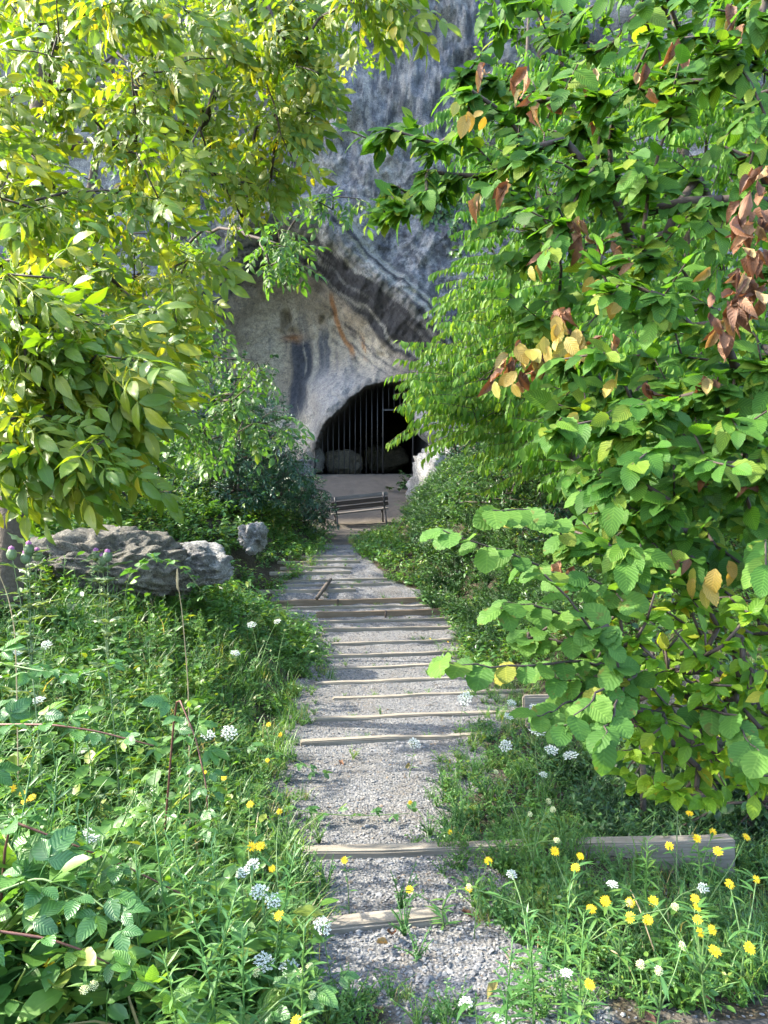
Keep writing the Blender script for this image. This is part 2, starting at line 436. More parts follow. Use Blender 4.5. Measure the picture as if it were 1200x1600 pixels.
def ground_h(X, Y):
    X = np.asarray(X, float); Y = np.asarray(Y, float)
    w = 1 - ss(14.5, 17, Y)
    s = Y - TAN9 * np.clip(X, -4, 4) * w
    h = np.interp(s, ks, kz)
    xl = np.interp(Y, [0, 3, 10, 12, 14, 17, 21, 25], [-1.0, -1.0, -1.0, -2.0, -2.0, -1.4, -2.4, -2.6])
    d = np.maximum(0, xl - X)
    amp = np.interp(Y, [0, 2.4, 4, 9, 25], [0, 0, .7, 2.2, 2.6])
    h = h + amp * (1 - np.exp(-d * .33))
    dr = np.maximum(0, X - np.interp(Y, [0, 4, 8, 12, 14, 18, 21, 25], [1.15, 1.2, 1.3, 1.3, .6, .2, .9, 1.4]))
    ar = np.interp(Y, [0, 2.3, 3.6, 6.5, 8.5, 12, 18, 25], [0, 0, -.5, -.4, .5, 2.6, 3.2, 3.2])
    h = h + ar * (1 - np.exp(-dr * .5))
    h = h - .09 * ss(.75, 1.5, X) * ss(2.4, 3.0, Y) * (1 - ss(3.7, 4.1, Y))
    h = h + .05 * vnoise(X * .9, Y * .9, 0 * X, 3) * ss(.2, .8, d + np.maximum(dr, 0)) + .012 * vnoise(X * 5, Y * 5, 0 * X, 4) * ss(2.4, 2.6, Y)
    return h

def bare(X, Y, mar=0.0):
    """1 where gravel or dirt lies open, 0 where plants grow"""
    w = .12 * vnoise(X * 3, Y * 3, 0 * X, 11)
    l = np.interp(Y, BY, BL) + w; r = np.interp(Y, BY, BR) + w
    return ss(-.12, .1, np.minimum(X - l, r - X) + mar)

def G(px, py):
    d = ray(px, py); t = 1.0
    o = np.array([0, 0, CAM_Z])
    while t < 60:
        p = o + d * t
        if p[2] < float(ground_h(p[0], p[1])): break
        t += .02
    return o + d * t

a = np.linspace(-1, 1, 330)
gx = np.sign(a) * (np.abs(a) * 4.2 + (np.abs(a) ** 7) * 140)
gy = np.concatenate([np.linspace(-60, 1.2, 14)[:-1], 1.2 + (np.linspace(0, 1, 420) ** 1.35) * 29, [34, 45, 70]])
GX, GY = np.meshgrid(gx, gy)
GZ = ground_h(GX, GY)
stair = ss(-.25, .1, np.minimum(GX - np.interp(GY, [2, 10, 12, 14.5, 16], [-1.0, -1.0, -2.1, -2.0, -1.5]), np.interp(GY, [2, 6, 12, 14, 16], [1.5, 1.4, 1.3, .4, -.6]) - GX)) * ss(2.2, 2.3, GY) * (1 - ss(15.5, 17, GY))
stair = stair * np.clip(np.where(GY > 12, .05, .35) + bare(GX, GY, .2), 0, 1)
dirt = ss(15, 18, GY) * bare(GX, GY, .25) + ss(25, 25.6, GY)
nx, ny = len(gx), len(gy)
i = (np.arange(ny - 1)[:, None] * nx + np.arange(nx - 1)[None]).ravel()
q = np.stack([i, i + 1, i + nx + 1, i + nx], -1)
gme = mesh_np('ground', np.stack([GX, GY, GZ], -1).reshape(-1, 3), q, extra={'path': stair.ravel(), 'dirt': np.clip(dirt, 0, 1).ravel()})
tag(obj('ground', gme, M_ground), kind='structure')

# asphalt road past the foot of the steps, behind and under the viewer
rx = np.linspace(-60, 60, 241)
far = 2.265 + .15 * (rx - .9) * np.exp(-np.abs(rx) * .2) + .02 * vnoise(rx * 2, rx * 0, rx * 0, 5)
V = np.concatenate([np.stack([rx, far * 0 - 4.5, rx * 0 + .008], -1), np.stack([rx, far, rx * 0 + .012], -1), np.stack([rx, far + .01, rx * 0 - .06], -1)])
n = len(rx); i = np.arange(n - 1)
Q = np.concatenate([np.stack([i, i + 1, i + n + 1, i + n], -1), np.stack([i + n, i + n + 1, i + 2 * n + 1, i + 2 * n], -1)])
tag(obj('road', mesh_np('road', V, Q), M_asphalt), kind='structure')

# ------------------------------------------------------------------ cliff with alcove and cave
CY = 25.3
CAVE = [(494, 760), (494, 706), (505, 674), (526, 651), (549, 626), (568, 611), (589, 603), (619, 602), (645, 611), (662, 640), (668, 690), (664, 760)]
ARCH = [(330, 470), (352, 436), (371, 419), (400, 402), (440, 396), (480, 409), (512, 435), (545, 470), (585, 515), (620, 550), (650, 578)]
ALC = ARCH + [(650, 640), (560, 720), (330, 720)]

def cu(X): return 600 + X * F_PX / CY
def cv(Z): return 760 - (Z - CAM_Z) * F_PX / CY

def cliff_fields(X, Z):
    u, v = cu(X), cv(Z)
    u = u + 2.2 * vnoise(X * 3.3, Z * 3.3, X * 0, 23); v = v + 2.2 * vnoise(X * 3.3, Z * 3.3, X * 0, 24)
    u = u + 7 * vnoise(X * .8, Z * .8, X * 0, 21); v = v + 7 * vnoise(X * .8, Z * .8, X * 0, 22)
    sh = u.shape; pts = np.stack([u.ravel(), v.ravel()], -1)
    ina = inpoly(pts, ALC).reshape(sh); inc = inpoly(pts, CAVE).reshape(sh)
    da = segdist(u, v, ARCH); dc = segdist(u, v, CAVE + [CAVE[0]])
    return u, v, ina, da, inc, dc

def cliff_y(X, Z, fl):
    u, v, ina, da, inc, dc = fl
    y = CY + .55 * fbm(X * .16, Z * .16, X * 0 + 1, 3, 31) - .03 * np.maximum(0, Z - 9)
    y = y + np.where(X > 2, (X - 2) * -.05, 0)  - .35 * ss(600, 690, u) * ss(300, 420, v)
    sdv = np.where(ina, da, -da)
    low_ = 1 - ss(500, 630, v) * ss(430, 520, u) * .95
    rec = ss(-48, 62, sdv) * low_ * (1 - ss(560, 720, v) * .6) * ss(300, 345, u)
    y = y + 3.0 * rec
    led = (sdv + 5 * vnoise(X * 1.1, Z * 1.1, X * 0, 33)) / 13.0                                        # ledges that follow the arch
    y = y - .05 * np.abs((led % 1) - .5) * 2 * ss(-95, -60, sdv) * ss(70, 20, sdv) * ss(300, 400, u) * (.5 + vnoise(X * .9, Z * .9, X * 0, 34) * .5)
    y = y - .8 * np.exp(-((sdv + 48) / 30) ** 2) * ss(330, 420, u)
    y = y - .35 * np.exp(-(dc / 38) ** 2) * (~inc) * (1 - ss(690, 740, v) * (u < 600))
    for (hx, hy, rx_, ry_, dp) in ((425, 468, 9, 15, .7), (494, 478, 6, 7, .25), (514, 479, 6, 6, .22), (428, 492, 22, 8, .3), (553, 557, 8, 4, .15)):
        y = y + dp * np.exp(-(((u - hx) / rx_) ** 2 + ((v - hy) / ry_) ** 2) ** 1.5)
    smooth = .45 + .55 * (1 - rec)
    ridge = 1 - 2 * np.abs(fbm(X * .55, Z * .55 - X * .35, X * 0 + 3, 4, 41))
    y = y - .16 * ridge * smooth
    y = y - .12 * fbm(X * 1.7, Z * 1.7, y * .6, 5, 51, .58) * smooth
    y = y - .05 * (1 - 2 * np.abs(fbm(X * 2.6, Z * 1.9, X * 0 + 8, 4, 57, .6))) * (1 - .6 * rec)
    y = y - .05 * (1 - 2 * np.abs(vnoise(X * 2.3 + Z * 1.2, Z * 4.6 - X * 3.5, X * 0, 55))) * np.exp(-(da / 45) ** 2) * (~ina)
    pit = ss(180, 60, v) * ss(560, 620, u)
    y = y + pit * .25 * fbm(X * 3.3, Z * 2.3, y, 3, 61, .7)
    y = y - .03 * np.abs(fbm(X * 4.5, Z * 6, y * 2, 3, 71, .6))
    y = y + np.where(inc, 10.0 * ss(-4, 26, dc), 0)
    return y

def cliff_col(X, Z, fl):
    u, v, ina, da, inc, dc = fl
    n1 = fbm(X * .5, Z * .35, X * 0, 4, 81); n2 = fbm(X * 1.8, Z * .7, X * 0, 4, 85); st = fbm(X * 3.2, Z * .18, X * 0, 3, 91)
    def C(*c): return np.array(c)
    c = C(.175, .185, .205) + np.zeros(u.shape + (3,))
    def lay(col, f): nonlocal c; f = np.clip(f, 0, 1)[..., None]; c = c * (1 - f) + C(*col) * f
    lay((.30, .305, .31), ss(-.1, .7, n1)); lay((.10, .105, .12), ss(.15, .7, st) * .7); lay((.36, .34, .30), ss(.25, .8, n2) * .6)
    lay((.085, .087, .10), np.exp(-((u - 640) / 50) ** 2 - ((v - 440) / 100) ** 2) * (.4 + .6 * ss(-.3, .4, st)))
    lay((.38, .36, .31), ss(.1, .5, vnoise(X * 1.2, Z * .5, X * 0, 95)) * ss(420, 250, v) * .6)
    sdv = np.where(ina, da, -da); al = u * .35 + v * .3
    crisp = fbm(X * 5.5, Z * 3.6, X * 0, 4, 103, .65)
    lay((.07, .075, .085), ss(.18, .36, fbm(X * 2.6, Z * 1.3, X * 0 + 2, 5, 105, .62)) * .7 * (1 - ina)); lay((.42, .41, .38), ss(.22, .4, crisp) * .45)
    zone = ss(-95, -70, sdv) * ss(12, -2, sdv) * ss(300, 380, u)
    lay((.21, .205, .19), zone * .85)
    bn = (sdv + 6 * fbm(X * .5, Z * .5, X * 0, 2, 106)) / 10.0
    lay((.045, .045, .05), zone * ss(-.05, .25, fbm(bn * 1.1, al * .009, X * 0, 4, 107, .6)) * .9)  # dark stain streaks, also painting shading contrast into the brow
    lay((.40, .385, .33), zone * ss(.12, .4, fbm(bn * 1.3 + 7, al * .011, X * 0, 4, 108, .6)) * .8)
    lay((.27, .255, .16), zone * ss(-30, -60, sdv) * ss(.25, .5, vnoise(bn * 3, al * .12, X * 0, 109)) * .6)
    # alcove wall: cream with water streaks
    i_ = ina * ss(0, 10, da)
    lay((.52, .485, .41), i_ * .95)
    lay((.12, .115, .11), i_ * np.exp(-(da / 26) ** 2) * (v < 520) * (.7 + .3 * n2))  # deep shadow under the arch painted into the wall colour
    wu = u + 5 * vnoise(Z * .9, Z * 0, X * 0, 99) + 2 * vnoise(Z * 3, X * 2, X * 0, 100)
    lay((.46, .40, .33), i_ * ss(.1, .6, vnoise(X * .9, Z * .6, X * 0, 101)) * .8)
    for (uc, w, v0, v1, col, f) in ((456, 27, 505, 655, (.07, .08, .11), .97), (497, 14, 490, 600, (.12, .135, .17), .9), (462, 12, 455, 510, (.17, .17, .175), .7),
                                    (541, 5, 505, 585, (.15, .16, .19), .7), (553, 6, 500, 560, (.16, .165, .18), .6), (588, 5, 520, 570, (.12, .12, .14), .7),
                                    (612, 4, 545, 590, (.09, .09, .1), .7), (481, 7, 540, 660, (.52, .5, .46), .7), (482, 3, 470, 600, (.48, .46, .4), .6),
                                    (570, 5, 520, 566, (.42, .235, .11), .8), (600, 6, 530, 585, (.44, .39, .32), .6), (625, 6, 560, 600, (.4, .34, .27), .6), (420, 16, 560, 650, (.47, .405, .335), .8),
                                    (513, 4, 500, 560, (.46, .42, .34), .6), (528, 3, 500, 570, (.44, .43, .40), .5)):
        lay(col, i_ * ss(w, w * .5, np.abs(wu - uc)) * ss(v0 - 12, v0 + 14, v) * (1 - ss(v1 - 30, v1 + 15, v)) * f)
    cf = i_ * ss(80, 45, da) * ss(455, 520, u)
    bi = (da + 4 * vnoise(X * .8, Z * .8, X * 0, 113)) / 8.0
    lay((.09, .09, .10), cf * ss(.05, .4, vnoise(bi * 2.1, al * .02, X * 0, 110)) * .85); lay((.46, .43, .36), cf * ss(.2, .5, vnoise(bi * 2.4 + 9, al * .025, X * 0, 111)) * .8)
    lay((.13, .14, .17), i_ * (1 - ss(80, 45, da)) * ss(.3, .5, vnoise(wu / 7.0, Z * .25, X * 0, 112)) * ss(470, 520, v) * .55)
    lay((.5, .47, .41), i_ * ss(.28, .5, vnoise(wu / 4.0 + 40, Z * .3, X * 0, 114)) * .45)
    oc = 515 + 32 * ss(430, 560, v)
    lay((.40, .20, .085), ina * ss(6, 2.5, np.abs(wu - oc)) * ss(440, 460, v) * (1 - ss(535, 560, v)) * .9)
    lay((.30, .15, .07), ina * np.exp(-((u - 436) / 18) ** 2 - ((v - 502) / 9) ** 2))
    # bulging lip above the cave mouth: blue grey, with the light of the sky painted in
    lay((.25, .265, .295), ina * ss(540, 592, v) * ss(450, 500, u) * (.75 + .3 * n1))
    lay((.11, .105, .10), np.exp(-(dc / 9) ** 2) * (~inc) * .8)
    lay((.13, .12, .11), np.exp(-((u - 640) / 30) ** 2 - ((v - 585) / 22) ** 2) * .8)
    lay((.07, .066, .06), inc * 1.0)  # cave interior painted darker to deepen its shade
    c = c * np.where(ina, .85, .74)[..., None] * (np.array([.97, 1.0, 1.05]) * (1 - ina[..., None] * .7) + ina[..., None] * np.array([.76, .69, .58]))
    return np.clip(c, .015, .8)

def spaced(a, b, step, lo, hi):
    mid = np.arange(a, b, step); o = []
    s, x = step, b
    while x < hi: o.append(x); s *= 1.12; x += s
    l = []; s, x = step, a
    while x > lo: s *= 1.12; x -= s; l.append(x)
    return np.array(l[::-1] + list(mid) + o)

cx = spaced(-6.2, 3.4, .042, -60, 60); cz = np.concatenate([np.arange(.2, 10.6, .046), 10.6 + np.cumsum(.046 * 1.035 ** np.arange(1, 72))])
CX, CZ = np.meshgrid(cx, cz)
fl = cliff_fields(CX, CZ)
CYY = cliff_y(CX, CZ, fl)
nx, nz = len(cx), len(cz)
i = (np.arange(nz - 1)[:, None] * nx + np.arange(nx - 1)[None]).ravel()
q = np.stack([i, i + 1, i + nx + 1, i + nx], -1)
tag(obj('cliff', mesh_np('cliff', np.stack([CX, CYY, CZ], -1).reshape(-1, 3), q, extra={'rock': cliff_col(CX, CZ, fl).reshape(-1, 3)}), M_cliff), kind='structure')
print('cliff', CX.shape, 'terrain', GX.shape)

# cave ceiling and back are part of the cliff sheet; gate
def cave_top(px):
    xs = [p[0] for p in CAVE[1:-1]]; ys = [p[1] for p in CAVE[1:-1]]
    return float(np.interp(px, xs, ys))
GYY = 25.45
gate = empty('iron_gate', (0, GYY, 2.0), 'dark iron gate of upright bars closing the cave mouth', 'gate')
b8 = F_PX / GYY
for kx, px in enumerate([496.2, 504.1, 512.5, 520.7, 529.5, 537.9, 546.6, 555.2, 563.6, 572.4, 581.1, 589.9, 598.3, 607.4, 615.9, 624.9, 633.6]):
    x = (px - 600) / b8
    ztop = CAM_Z + (760 - cave_top(px)) / b8 + .18
    zb = CAM_Z + (760 - 641) / b8 if px > 600 else 1.93
    V, F = tube([(x, 0, zb - 2), (x, 0, ztop - 2)], .017 if px != 598.3 else .027, 6)
    me = mesh_np('bar', V, F)
    obj('bar', me, M_iron, gate)
for (x0, x1, y_) in ((496, 606, 743.5), (598.3, 646, 641), (607, 646, 700)):
    z = CAM_Z + (760 - y_) / b8 - 2
    if y_ == 700: continue
    me = bevel_box('rail', (x1 - x0) / b8, .03, .05, .004)
    obj('rail', me, M_iron, gate, ((x0 + x1) / 2 / b8 - 600 / b8, .0, z))
V, F = tube([((645 - 600) / b8, 0, -.07), ((645 - 600) / b8, 0, 3.0)], .03, 6)
obj('post', mesh_np('post', V, F), M_iron, gate)

# ------------------------------------------------------------------ boulders
def boulder(name, label, c, size, mat, seed, cat='rock', amp=.28, sub=5, rot=0.0, sink=0.0, strat=0.0, group=None):
    bm = bmesh.new(); bmesh.ops.create_icosphere(bm, subdivisions=sub, radius=1)
    V = np.array([v.co[:] for v in bm.verts]); F = np.array([[v.index for v in f.verts] for f in bm.faces]); bm.free()
    V = np.sign(V) * np.abs(V) ** .8
    n = fbm(V[:, 0] * 1.3 + seed, V[:, 1] * 1.3, V[:, 2] * 1.3, 3, seed)
    r = 1 + amp * n + amp * .5 * (1 - 2 * np.abs(fbm(V[:, 0] * 2.6, V[:, 1] * 2.6, V[:, 2] * 2.6 + seed, 3, seed + 9))) + .055 * (1 - 2 * np.abs(fbm(V[:, 0] * 5, V[:, 1] * 5, V[:, 2] * 7, 4, seed + 3, .6))) + .03 * fbm(V[:, 0] * 14, V[:, 1] * 14, V[:, 2] * 18, 3, seed + 4)
    if strat: r = r + strat * (np.abs(((V[:, 2] * 4 + V[:, 0] * 1.4 + n) % 1) - .5) - .25)
    V = V * r[:, None] * np.asarray(size)
    ca, sa = math.cos(rot), math.sin(rot); V = V @ np.array([[ca, sa, 0], [-sa, ca, 0], [0, 0, 1]])
    o = obj(name, mesh_np(name, V, F), mat, None, (c[0], c[1], c[2] - sink))
    return tag(o, label, cat, group)

boulder('boulder', 'big dark rounded boulder half hidden under the walnut branches', P(165, 872, 8.6), (.72, .6, .36), M_rock, 3, rot=.3, strat=.13, sub=6, sink=.16)
boulder('boulder', 'long pale grey ridge of rock right beside the dark boulder', P(298, 880, 8.9), (.45, .3, .20), M_rock_pale, 8, rot=-.5, strat=.1)
boulder('boulder', 'small pale knobbly rock with white lichen before the elder bush', P(394, 840, 13.2), (.19, .18, .20), M_rock_pale, 12, amp=.4)
boulder('boulder', 'tan boulder lying just behind the gate bars', P(536, 722, 27.0), (.62, .5, .42), M_rock_cave, 17, sub=4, amp=.2)
boulder('boulder', 'larger dim boulder deeper inside the cave', P(600, 718, 30.5), (.8, .6, .5), M_rock_cave, 21, sub=4, amp=.22)
boulder('boulder', 'low dark stone at the left end of the gate', P(488, 722, 25.3), (.35, .3, .4), M_rock, 25, sub=4)
boulder('rock_outcrop', 'sloping slab of pale blue grey rock right of the cave', P(690, 758, 21.6), (.75, 1.0, .95), M_rock_pale, 31, rot=.4, strat=.14, amp=.2)
boulder('rock_outcrop', 'upper grey rock face showing through leaves right of the cave', P(735, 655, 24.2), (1.3, 1.0, 2.0), M_rock_pale, 37, rot=.2, amp=.25)
boulder('boulder', 'grey rock in the gap behind the yellow green shrub', P(1075, 1105, 5.1), (.3, .25, .22), M_rock, 44, sub=4)

# ------------------------------------------------------------------ bench
bw = 1.46
bp = P(566, 818, 20.0); bp[2] = float(ground_h(bp[0], bp[1]))
bench = empty('park_bench', bp, 'wooden slat bench with dark iron legs facing the cave', 'bench')
bench.rotation_euler = (0, math.radians(-6.0), math.radians(9))
def slat(x, y, z, dep, hei, tilt, mat, name='slat', lab=None):
    o = obj(name, bevel_box(name, bw, dep, hei, .006, 4, .004, int(z * 100)), mat, bench, (x, y, z)); o.rotation_euler = (tilt, 0, 0)
    if lab: o['label'] = lab
slat(0, -.085, .82, .032, .095, -.2, M_slat_pale); slat(0, -.06, .69, .032, .095, -.2, M_slat); slat(0, -.034, .56, .032, .095, -.2, M_slat)
for kk, yy in enumerate((.05, .17, .29, .41)): slat(0, yy, .43, .10, .035, .03, M_slat_pale)
for sx in (-.62, .62):
    for pts, nm in (([(sx, -.12, .86), (sx, -.06, .6), (sx, -.005, .42), (sx, -.06, .2), (sx, -.13, 0)], 'back_leg'), ([(sx, .44, .41), (sx, .45, .2), (sx, .48, 0)], 'front_leg'), ([(sx, -.0, .4), (sx, .2, .4), (sx, .46, .405)], 'seat_bearer')):
        V, F = tube(pts, .026, 6); obj(nm, mesh_np(nm, V, F), M_iron, bench)

# ------------------------------------------------------------------ timber steps
ORD = 'first second third fourth fifth sixth seventh eighth ninth tenth eleventh twelfth thirteenth fourteenth fifteenth sixteenth seventeenth eighteenth nineteenth twentieth topmost'.split()
LOOK = {0: 'short weathered timber edging the gravel step nearest the road', 1: 'long heavy grey timber step reaching right under the shrub', 2: 'pale timber at the far end of the long gravel landing',
        11: 'brown timber step with a tall exposed front face', 13: 'long brown timber step above a pale thin one', 14: 'thick pale timber on the left beside a fallen stick', 20: 'topmost thin timber where the stairs meet the dirt path'}
for i, (py, dr, l, r, fh, br) in enumerate(STEPS):
    s, z = SY[i], SZ[i]
    x0, x1 = (l - 600) / F_PX * s, (r - 600) / F_PX * s
    lab = LOOK.get(i, 'weathered grey timber, %s step edge counted up from the road' % ORD[i])
    xs = (x0 + x1) / 2
    dep = .085 if i < 2 else .075
    rot = 4.0 if i == 1 else 8.5
    hh = .16 if i > 1 else .2
    if i == 1: hh = .24
    me = bevel_box('step_timber', (x1 - x0) / math.cos(math.radians(8.5)), dep, hh, .008, 14, .012, i)
    o = obj('step_timber', me, M_timber_br if br else M_timber, None, (xs, s + math.tan(math.radians(rot)) * xs, z - hh / 2 + (.014 if i > 1 else .02)))
    o.rotation_euler = (0, math.radians(rs.uniform(-.5, .5)), math.radians(rot + rs.uniform(-1, 1) * (i != 1)))
    tag(o, lab, 'step', 'timber edges of the gravel steps')
for (px, py, L, lab) in ((855, 1083, .42, 'upper of two grey boards holding the stair edge under the hazel'), (858, 1112, .38, 'lower of two grey boards holding the stair edge under the hazel')):
    p = P(px, py, 6.6 if py < 1100 else 6.2)
    o = obj('edge_board', bevel_box('edge_board', L, .05, .11, .012, 8, .016, py), M_timber, None, (p[0], p[1], p[2] - .07)); o.rotation_euler = (0, 0, .08)
    tag(o, lab, 'board')
# short stakes holding timbers, broken stick on the steps
for (px, py, Y, lab) in ((602, 958, 12.0, 'short stake nailed to the front of the brown timber'), (527, 940, 12.5, 'small dark stake on the gravel above the brown timbers')):
    p = P(px, py, Y); V, F = tube([p - np.array([0, 0, .12]), p + np.array([.01, 0, .04])], .018, 6)
    tag(obj('stake', mesh_np('stake', V - p, F), M_twig, None, p), lab, 'stake')
p = P(495, 935, 12.4); q2 = P(517, 908, 13.2)
V, F = tube([p, (p + q2) / 2 + np.array([.03, 0, .06]), q2 + np.array([0, 0, .03])], [.03, .04, .025], 6)
tag(obj('fallen_branch', mesh_np('fallen_branch', V - p, F), M_bark, None, p), 'rough broken branch lying across the left end of the steps', 'branch')

# ------------------------------------------------------------------ gravel and stones
def stone_T(seed):
    r = np.random.RandomState(seed)
    V = np.array([[1, 0, 0], [-1, 0, 0], [0, 1, 0], [0, -1, 0], [0, 0, 1], [0, 0, -1], [.6, .6, .5], [-.6, .5, .55], [.5, -.65, .5], [-.6, -.55, .45]], float)
    V = V * r.uniform(.65, 1.2, V.shape) * np.array([1, .8, .5])
    bm = bmesh.new()
    for v in V: bm.verts.new(v)
    res = bmesh.ops.convex_hull(bm, input=bm.verts)
    bmesh.ops.triangulate(bm, faces=bm.faces)
    bm.verts.index_update()
    used = [v for v in bm.verts if v.link_faces]; idx = {v: i for i, v in enumerate(used)}
    W = np.array([v.co[:] for v in used]); F = np.array([[idx[v] for v in f.verts] for f in bm.faces]); bm.free()
    return W, F, np.zeros((len(W), 3))
ST = [stone_T(s) for s in range(6)]
N = 76000
gyv = 2.25 + (rs.rand(N) ** 1.7) * 13.5
gxv = rs.uniform(-1.2, 1.5, N) - .06 * np.maximum(0, gyv - 9)
keep = rs.rand(N) < np.clip(bare(gxv, gyv, .18) + .06 + .25 * ss(.9, 1.0, gxv) * ss(3.0, 3.2, gyv) * (gyv < 3.8), 0, 1)
gxv, gyv = gxv[keep], gyv[keep]
gzv = ground_h(gxv, gyv)
tops = np.array(SY)
d_t = np.min(np.abs((gyv - TAN9 * gxv)[:, None] - tops[None]), 1)
k2 = (d_t > .05) & (gzv > -3)
gxv, gyv, gzv = gxv[k2], gyv[k2], gzv[k2]
n = len(gxv); size = np.clip(rs.lognormal(-5.05, .42, n), .0035, .018)
mb = MB(); which = rs.randint(0, 6, n)
M3 = frames(np.stack([rs.randn(n), rs.randn(n), rs.randn(n) * .25], -1), np.stack([rs.randn(n) * .35, rs.randn(n) * .35, np.ones(n)], -1))
for k in range(6):
    m = which == k
    mb.inst(ST[k], M3[m], np.stack([gxv, gyv, gzv + size * .12], -1)[m], size[m], rs.rand(m.sum()))
tag(mb.build('gravel', M_gravel, flat=True, kind='stuff'), 'grey crushed stone gravel on the steps', 'gravel')
print('gravel', n)
# EOF_PART1
# ------------------------------------------------------------------ leaf and plant templates
def leaf_T(w=.5, n=5, fold=.18, curl=.25, peak=.45, serr=0.0, tip=1.0, wave=0.0, seed=0):
    """a leaf of length 1 along +X, midrib fold and curl; (V, F, A) with A = (across, along, random)"""
    x = np.linspace(0, 1, n + 1)
    t = np.where(x < peak, x / peak * .5, .5 + (x - peak) / (1 - peak) * .5)
    hw = w * .5 * np.sin(np.pi * t) ** (.75 if tip > .5 else .6)
    hw[0] = .012; hw[-1] = .004
    r = np.random.RandomState(seed)
    V, A = [], []
    for i in range(n + 1):
        z = -curl * x[i] ** 2
        s = 1 - serr * (i % 2)
        for k, sg in enumerate((-1, 0, 1)):
            V.append([x[i] - (abs(sg) * serr * .15), sg * hw[i] * s, z + abs(sg) * hw[i] * fold * 2 + wave * r.randn() * abs(sg)]); A.append([sg, x[i], 0])
    F = []
    for i in range(n):
        a = i * 3; b = a + 3
        for c in (0, 1):
            F += [[a + c, b + c, b + c + 1], [a + c, b + c + 1, a + c + 1]]
    return np.array(V, float), np.array(F), np.array(A, float)

def compound_T(pairs=4, L=1.0, ll=.38, w=.45, n=4, droop=.35, seed=0, curl=.3):
    """pinnate leaf: rachis along +X with pairs of leaflets and one at the end; total length about L + ll"""
    r = np.random.RandomState(seed); mb = MB(); lt = [leaf_T(w, n, .16, curl * r.uniform(.5, 1.4), .5, seed=seed + q, wave=.012) for q in range(3)]
    xs = np.linspace(.32, .92, pairs)
    def rp(x): return np.array([x * L, 0, -droop * L * x ** 2])
    pts = np.array([rp(x) for x in np.linspace(0, 1, 5)])
    tv, tf = tube(pts, [.016, .013, .011, .009, .006], 3); mb.add(tv, tf, np.tile([0, 0, .3], (len(tv), 1)))
    for k, x in enumerate(list(xs) + [1.0]):
        for sg in ((-1, 1) if k < pairs else (0,)):
            d = np.array([.62 if sg else 1, sg * 1.0, -.25 - .3 * r.rand()]); nn = np.array([.2 * r.randn(), .25 * r.randn() - sg * .1, 1])
            s = ll * (.62 + .38 * (k / pairs)) * r.uniform(.85, 1.12)
            mb.inst(lt[r.randint(3)], frames(d[None], nn[None]), rp(min(1, x + r.uniform(-.015, .015)))[None], [s], np.array([r.rand() * .35]))
    return mb.get()

LT_ELM = [leaf_T(.6, 10, .10, c, .42, .12, wave=.012, seed=i) for i, c in enumerate((.06, .18, .32))]
LT_HAZEL = [leaf_T(.86, 12, .07, c, .52, .10, .3, wave=.022, seed=i) for i, c in enumerate((.1, .25, .4))]
LT_OVAL = [leaf_T(.58, 4, .14, c, .45, seed=i, wave=.01) for i, c in enumerate((.1, .25, .4))]
LT_SMALL = [leaf_T(.45, 2, .12, c, .45, seed=i) for i, c in enumerate((.15, .35))]
LT_DROOP = [leaf_T(.4, 3, .16, c, .4, seed=i) for i, c in enumerate((.2, .5))]
LT_WITHER = [leaf_T(.5, 6, .5, c, .45, .1, wave=.06, seed=i) for i, c in enumerate((.5, .8, -.5))]
CT_WALNUT = [compound_T(p, 1, .42, .44, 4, dr, seed=11 + p * 3, curl=.3) for p, dr in ((3, .3), (4, .45), (3, .6), (4, .25))]
CT_ELDER = [compound_T(3, 1, .5, .36, 2, dr, seed=31 + i, curl=.2) for i, dr in enumerate((.2, .4, .55))]

def upright(n, lean=.0):
    return frames(np.stack([np.cos(a_ := rs.rand(n) * 6.283), np.sin(a_), rs.randn(n) * lean], -1), np.stack([rs.randn(n) * lean, rs.randn(n) * lean, np.ones(n)], -1))

